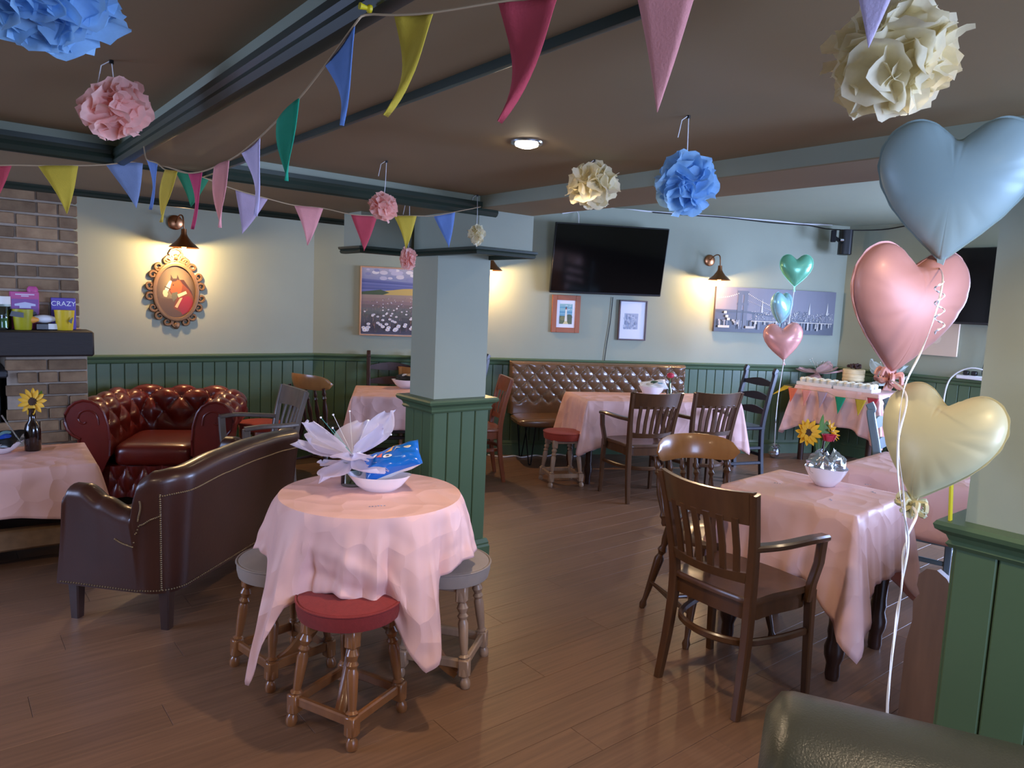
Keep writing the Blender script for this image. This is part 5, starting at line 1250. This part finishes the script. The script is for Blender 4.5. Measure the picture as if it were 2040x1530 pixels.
def leaf(parent, pts, w, mt='leafgreen'):
    P = cat_rom(pts, 5); n = len(P); vs = []; 
    for i, p in enumerate(P):
        t_ = P[min(i+1, n-1)]-P[max(i-1, 0)]; s_ = t_.normalized().cross(CF).normalized(); k = w*sin(pi*(.06+.94*i/(n-1)))**.8/2; vs += [p-s_*k, p+CF*.004, p+s_*k]
    fs = [(3*i+j, 3*i+j+1, 3*i+j+4, 3*i+j+3) for i in range(n-1) for j in (0, 1)]; MB().add(vs, fs).build('leaf', mt, parent, True, 180)
CZT = .721
# round table
q = at_z(702, 966, RH+.003); organza_vase((q.x, q.y, RH+.003), 'glass vase with big lilac organza bow on the round table', 'organza', .25, 12, .10, 'clearglass', 5, .35, True, True)
qb = at_z(755, 977, RH+.003); bl_ = bowl((qb.x, qb.y, RH+.003), radians(51-90)+radians(2), 'white oval bowl holding the blue packet on the round table', .252, .15, .062)
Mx = Matrix((CR.xy.to_3d().normalized(), V((-CR.y, CR.x, 0)).normalized(), UP)).transposed().to_4x4()
pol = [('f0b45a', [(-.15, .35), (.3, .95), (.5, .95), (.1, .3)]), ('f4f1ea', disc(.66, .28, .13, 12, 1.1)), ('d8c8a0', disc(.67, .26, .07, 10)), ('d8e6ea', [(.15, .15), (.3, .45), (.45, .2), (.3, .3)]), ('f2efe8', disc(-.05, -.05, .15, 12, 1.0)), ('3a2a24', disc(-.05, -.03, .065, 9)), ('e06a50', [(-.45, .15), (-.2, .3), (-.25, -.05)]), ('f2efe8', disc(-.48, .28, .10, 10)), ('0f58ae', [(-.9, -.5), (-.6, .3), (-.5, .2), (-.75, -.6)])]
for k in range(9): pol.append(('8fd0f4', [(.1+.05*k, -.25-.03*k), (.13+.05*k, -.22-.03*k), (.12+.05*k, -.28-.03*k)]))
pk = qb+V((0, 0, .116))+CR.xy.to_3d()*.048+_fh*.012
pillow_pack('snack_packet', pk, Mx @ Matrix.Rotation(radians(-20), 4, 'Y') @ Matrix.Rotation(radians(34), 4, 'X') @ rotz(radians(4)), .235, .14, .075, 'blueplastic', 'shiny blue snack packet lying in the round table bowl', pol)
def confetti(x, y, z, label, n=5, seed=1):
    rg = random.Random(seed); q = at_z(x, y, z); t = thing('table_confetti', q, rg.uniform(0, 3), label, 'confetti', 'silver table confetti'); mb = MB()
    for k in range(n): mb.box((k*.011-.02, rg.uniform(-.003, .003), .0008), (.008, .004, .0006), 0).box((k*.011-.02, .003, .0008), (.003, .008, .0006), 0)
    mb.build('foil_letters', 'foil_silver', t, False)
confetti(755, 1008, RH+.0035, 'silver foil confetti on the round pink cloth', 6, 2)
for i, (x, y) in enumerate(((1545, 962), (1725, 965), (1738, 980), (1655, 995))): confetti(x, y, CZT-.0005, 'silver foil confetti on the right pink cloth, '+('left of the bowl', 'right of the bowl', 'closest to the balloon ribbons', 'in front of the bowl')[i], 3, i+5)
# right table
qr = at_z(1643, 966, CZT); bowl((qr.x, qr.y, CZT), 0.3, 'white round bowl on the right table with crumpled foil bag', .215, .19, .085)
rgf = random.Random(21); fb = thing('foil_bag', qr+V((0, 0, .05)), 0, 'crumpled silver foil bag in the right table bowl', 'snack packet')
def crumple(u, v):
    a = 2*pi*u; r = .092*sin(pi*(.12+.80*v))**.6*(1+.12*sin(5*a+3*v)+.08*sin(9*a+7*v)); return V((r*cos(a)*1.05, r*sin(a)*.8, .0+.105*v+.018*sin(7*a+2)*v))
mbf = MB().grid(crumple, 30, 12, True); mbf.v = [tuple(V(p)+V((rgf.uniform(-.006, .006), rgf.uniform(-.006, .006), rgf.uniform(-.006, .006)))) for p in mbf.v]; mbf.build('film', 'foil_silver', fb, False)
qv = at_z(1640, 935, CZT)+V((.02, .05, 0)); fv = thing('flower_vase', (qv.x, qv.y, CZT), 0, 'clear glass of sunflowers and a red rose on the right table', 'vase')
dq = (qv-CO).dot(CF)
MB().lathe([(0, 0), (.034, 0), (.03, .08), (.034, .16), (.032, .16), (.027, .08), (.03, .006), (0, .006)], 20).build('glass', 'clearglass', fv)
L0 = lambda x, y, dd=0.: at_d(x, y, dq+dd)-V(fv.location)
sunflower(fv, L0(1610, 862, -.03), (-.5, -.75, .25), .072); sunflower(fv, L0(1655, 858, .03), (.25, -.8, .5), .062)
rose = MB(); rc = L0(1652, 874, -.05)
for k in range(7):
    a = k*2.4; rr = .010+.0026*k; rose.grid(lambda u, v: rc+V((rr*cos(a+(u-.5)*2.2)*(1+.5*v), rr*sin(a+(u-.5)*2.2)*(1+.5*v), -.012+.034*v-.006*abs(u-.5)*v)), 7, 5)
rose.build('rose', 'petal_red', fv, True, 180)
leaf(fv, [L0(1637, 905), L0(1634, 870, -.02), L0(1640, 825, -.02)], .035); leaf(fv, [L0(1640, 900), L0(1645, 862), L0(1648, 838)], .04, 'stemgreen'); leaf(fv, [L0(1630, 905), L0(1628, 880, -.02), L0(1622, 860, -.02)], .025, 'stemgreen')
for x, y in ((1612, 868), (1655, 864), (1652, 880)): MB().tube(cat_rom([L0(1640, 935), L0(1638, 905), L0(x, y)], 5), .003, 6).build('stem', 'stemgreen', fv)
# bench table
qf = at_z(1298, 788, CZT); bowl((qf.x, qf.y, CZT), .2, 'white bowl with a torn packet on the bench table', .30, .22, .085)
pillow_pack('snack_packet', qf+V((.02, 0, .09)), Mx @ Matrix.Rotation(radians(-10), 4, 'Y') @ Matrix.Rotation(radians(30), 4, 'X'), .24, .15, .05, 'whiteplastic', 'pale torn snack packet in the bench table bowl', [('3f5a48', disc(.1, .3, .3, 12)), ('c8c0b0', disc(-.3, 0, .3, 12)), ('7aa0b4', disc(.5, -.1, .2, 12))])
qg = at_z(1333, 789, CZT); rv = thing('bud_vase', (qg.x, qg.y, CZT), 0, 'small clear bottle with a red rose on the bench table', 'vase')
MB().lathe([(0, 0), (.026, 0), (.028, .05), (.012, .09), (.011, .13), (.013, .14), (.01, .14), (.009, .09), (.024, .05), (.022, .005), (0, .005)], 18).build('bottle', 'clearglass', rv); MB().tube([(0, 0, .01), (0, 0, .17)], .003, 6).build('stem', 'stemgreen', rv)
MB().ball((0, 0, .19), .034, 12, 8, (1, 1, .75)).build('rose', 'petal_red', rv)
# table behind the pillar
qm = at_z(800, 773, CZT); bowl((qm.x+.05, qm.y, CZT), .2, 'white bowl with dark packet on the table behind the pillar', .30, .22, .075)
pillow_pack('snack_packet', qm+V((.07, 0, .085)), Mx @ Matrix.Rotation(radians(-8), 4, 'Y') @ Matrix.Rotation(radians(25), 4, 'X'), .24, .15, .05, 'blackplastic', 'dark snack packet in the bowl behind the pillar', [('a08a6a', disc(.2, .2, .4, 12)), ('c8c8d0', disc(-.3, .3, .2, 12)), ('28306a', disc(.6, -.3, .25, 12))])
# low table
LZ = .551
ql = at_z(8, 903, LZ); bowl((ql.x-.03, ql.y+.02, LZ), .3, 'white bowl with dark blue packet on the low table', .27, .2, .065)
pillow_pack('snack_packet', ql+V((-.03, .02, .075)), Mx @ Matrix.Rotation(radians(-6), 4, 'Y') @ Matrix.Rotation(radians(25), 4, 'X'), .25, .17, .05, 'blackplastic', 'dark blue and yellow snack packet on the low table', [('6a8a8a', disc(.3, .3, .3, 12)), ('1c3f8f', disc(.5, -.1, .28, 12)), ('d8a83c', disc(.15, -.5, .25, 12)), ('4a6a9a', disc(-.2, .3, .3, 12))])
qs = at_z(66, 897, LZ); sv = thing('sunflower_bottle', (qs.x, qs.y, LZ), 0, 'brown glass bottle with a single sunflower on the low table', 'vase')
MB().lathe([(0, 0), (.038, 0), (.041, .006), (.041, .12), (.034, .15), (.018, .175), (.016, .23), (.019, .235), (.019, .243), (0, .243)], 24).build('bottle', 'brownbottle', sv)
ds = (qs-CO).dot(CF); Ls = lambda x, y, dd=0.: at_d(x, y, ds+dd)-V(sv.location)
sunflower(sv, Ls(65, 800, -.02), (-.55, -.8, .12), .078, False); leaf(sv, [Ls(68, 812), Ls(78, 795, -.01), Ls(83, 778, -.02)], .03); MB().tube([(0, 0, .2), Ls(65, 802)], .004, 6).build('stem', 'stemgreen', sv)
qk = at_z(44, 885, LZ+.06); sk2 = tag(MB().tube([V((0, 0, .0)), V((-.085, .05, .16))], .004, 8).build('metal_straw', 'steel'), 'thin metal straw leaning from the low table bowl', 'straw'); sk2.location = (qk.x, qk.y, LZ+.06)

# ------------------------------------------------------------------ mantel items
MZ = 1.211; MYf = CY-.14
def on_mantel(x, y_off=0.): p = at_y(x, 654, MYf+y_off); return (p.x, MYf+y_off, MZ)
def cup(x, label, mt, emb, dark):
    t = thing('mantel_cup', on_mantel(x, .02), 0, label, 'cup', 'yellow cups on the mantel')
    MB().lathe([(0, 0), (.043, 0), (.045, .005), (.056, .125), (.053, .125), (.042, .01), (0, .01)], 28).build('body', mt, t)
    for P, z0 in emb: MB().prism(P, .004, Matrix.Translation((0, -.056, z0)) @ Matrix.Rotation(pi/2, 4, 'X')).build('black_motif', dark, t)
    return t
cup(46, 'lime yellow cup with black band on the mantel', 'cuplime', [([(-.07, .0), (-.0, -.01), (.0, .02), (-.06, .03)], .085)], 'blackplastic')
cup(129, 'bright yellow cup with black motif at the mantel end', 'cupyellow', [([(.012, .0), (.04, .025), (.03, -.018)], .06)], 'blackplastic')
bx1 = thing('gift_box', on_mantel(50, .13), radians(4), 'pink and purple gift box behind the lime cup', 'box'); MB().box((0, 0, .115), (.15, .05, .23), .003).build('carton', 'boxpink', bx1); MB().lathe([(0, 0), (.03, 0), (.03, .02), (.02, .035), (0, .036)], 16, TR(.045, 0, .23)).build('cap', 'boxpink', bx1)
mb = MB(); mb.flat(rect(-.07, -.085, .07, .03), .0, '8a4a9c').flat([(-.055, .0), (0, .012), (.055, .0), (.055, -.012), (.03, -.012), (.03, -.026), (-.03, -.026), (-.03, -.012), (-.055, -.012)], .0004, 'cfd0ee').flat(rect(-.05, .055, .05, .062), .0004, 'd9c4d8').flat(rect(-.02, .045, .02, .052), .0004, 'd9c4d8').flat(disc(.045, -.06, .015, 12), .0004, '2a1a30'); mb.v = [(x, -.0258-z, y+.155) for x, y, z in mb.v]; mb.build('print', 'print', bx1, False)
bx2 = thing('gift_box', on_mantel(127, .13), radians(-3), 'purple box lettered in white behind the bright yellow cup', 'box'); MB().box((0, 0, .1), (.135, .045, .2), .003).build('carton', 'boxpurple', bx2)
text_mesh('lettering', 'CRAZY', .042, 'whiteplastic', bx2, Matrix.Translation((0, -.0232, .162)) @ Matrix.Rotation(pi/2, 4, 'X'))
it = thing('toy_figure', on_mantel(88, .03), 0, 'white and orange toy lying between the yellow cups', 'toy')
MB().grid(lambda u, v: V(((v-.5)*.14, .03*sin(pi*(.1+.8*v))*cos(2*pi*u), .068+.026*sin(pi*(.1+.8*v))*sin(2*pi*u))), 18, 12, True).build('body', 'whiteplastic', it); MB().lathe([(0, 0), (.022, .0), (.02, .02), (.01, .045), (0, .05)], 16, Matrix.Translation((-.075, -.02, .062)) @ Matrix.Rotation(pi/2, 4, 'Y')).build('orange_cone', 'orange', it); MB().box((.02, .0, .02), (.13, .05, .04), .004).build('dark_tray', 'blackplastic', it); MB().box((.045, -.026, .022), (.05, .002, .034), 0).build('label_card', 'paper_white', it)
jr = thing('glass_jar', on_mantel(2, .04), 0, 'clear glass jar at the left end of the mantel', 'jar'); MB().lathe([(0, 0), (.05, 0), (.055, .01), (.055, .15), (.045, .165), (.045, .19), (.042, .19), (.042, .165), (.051, .15), (.051, .012), (0, .012)], 24).build('jar', 'clearglass', jr); MB().lathe([(0, .013), (.049, .013), (.049, .07), (0, .07)], 20).build('contents', 'leafgreen', jr); MB().lathe([(.046, .14), (.053, .14), (.053, .2), (.046, .2)], 20).build('paper_band', 'paper_white', jr)

# ------------------------------------------------------------------ cake table
TZ = CTZ+.0045
for k in range(2):
    y0 = 3.82-k*.40; t = thing('cake_tray', (7.20, y0, TZ), 0, ('white tray of cupcakes by the wall corner', 'white tray of cupcakes nearer the balloons')[k], 'tray', 'white cupcake trays')
    MB().box((0, 0, .006), (.2, .385, .012), .003).build('base', 'whiteplastic', t)
    for s in (-1, 1): MB().box((s*.098, 0, .02), (.005, .385, .03), .001).build('rim', 'whiteplastic', t); MB().box((0, s*.19, .02), (.2, .005, .03), .001).build('rim', 'whiteplastic', t)
    for r in range(2):
        for i in range(5):
            cpx, cpy = 7.155+r*.09, y0+.15-i*.076
            side = ('front row', 'back row')[r]; wh = ('the tray by the wall corner', 'the tray nearer the balloons')[k]
            c = thing('cupcake', (cpx, cpy, TZ+.0125), 0, '%s cupcake from the corner, %s of %s' % (('first', 'second', 'third', 'fourth', 'fifth')[i], side, wh), 'cupcake', 'cupcakes in %s of %s' % (side, wh))
            if 'cme' not in globals(): cme = (MB().lathe([(0, 0), (.024, 0), (.033, .045), (.031, .045), (0, .03)], 20).mesh('paper_case', 'paper_white'), MB().lathe([(.031, .04), (.034, .052), (.026, .066), (.0, .072)], 18).mesh('icing', 'ivory'))
            obj('paper_case', cme[0], c); obj('icing', cme[1], c)
ckp = at_z(1681, 764, TZ+.02); ckp = V((7.52, 3.62, 0))
cs = thing('cake_stand', (ckp.x, ckp.y, TZ), 0, 'black cake stand under the pale naked cake', 'cake stand'); MB().lathe([(0, 0), (.07, 0), (.07, .008), (.02, .014), (.018, .05), (.03, .055), (.15, .058), (.152, .068), (0, .068)], 36).build('plate', 'blackplastic', cs)
ck_ = thing('cake', (ckp.x, ckp.y, TZ+.068), 0, 'pale layered cake topped with dark berries', 'cake')
MB().lathe([(0, 0), (.105, 0), (.108, .01), (.104, .035), (.108, .04), (.108, .065), (.104, .07), (.108, .075), (.108, .115), (.1, .122), (0, .122)], 40).build('sponge', 'cake', ck_)
rgk = random.Random(2)
for k in range(26): a = rgk.uniform(0, 6.28); r = .065*sqrt(rgk.random()); MB().ball((r*cos(a), r*sin(a), .125+rgk.uniform(.008, .045)), rgk.uniform(.012, .018), 8, 6).build('berry', 'berries', ck_)
organza_vase((7.42, 3.96, TZ), 'pink organza bow vase at the corner end of the cake table', 'organza_pink', .24, 9, .10, seed=11, up=.2)
organza_vase((7.58, 3.30, TZ), 'white organza bow vase at the balloon end of the cake table', 'organza_white', .26, 10, .11, seed=13, up=.4)
cxf = 6.985
gf = [((7.13, 4.115), 'yellow', .15, (-.07, .03)), ((cxf, 3.98), 'coral', .15, 0), ((cxf, 3.83), 'pink', .17, 0), ((cxf, 3.66), 'mauve', .17, 0), ((cxf, 3.47), 'green', .17, 0), ((cxf, 3.27), 'yellow', .16, 0), ((cxf, 3.155), 'red', .16, 0)]
fl3 = []; strg = [V((7.3, 4.13, TZ-.02))]
for i, ((x, y), col, hh, tw) in enumerate(gf):
    a = V((x, y+.055, TZ-.03-.03*(1 if i in (4, 5) else 0))); b = V((x, y-.055, TZ-.03-.03*(1 if i in (4, 5) else 0))); tip = V((x-.03, y, a.z-hh)) if not tw else V((x-.14, y+.1, a.z-.1)); fl3.append((a, b, tip, col, .1)); strg += [a, b]
bunting('bunting_garland', 'small felt bunting pinned round the cake table', strg, fl3)
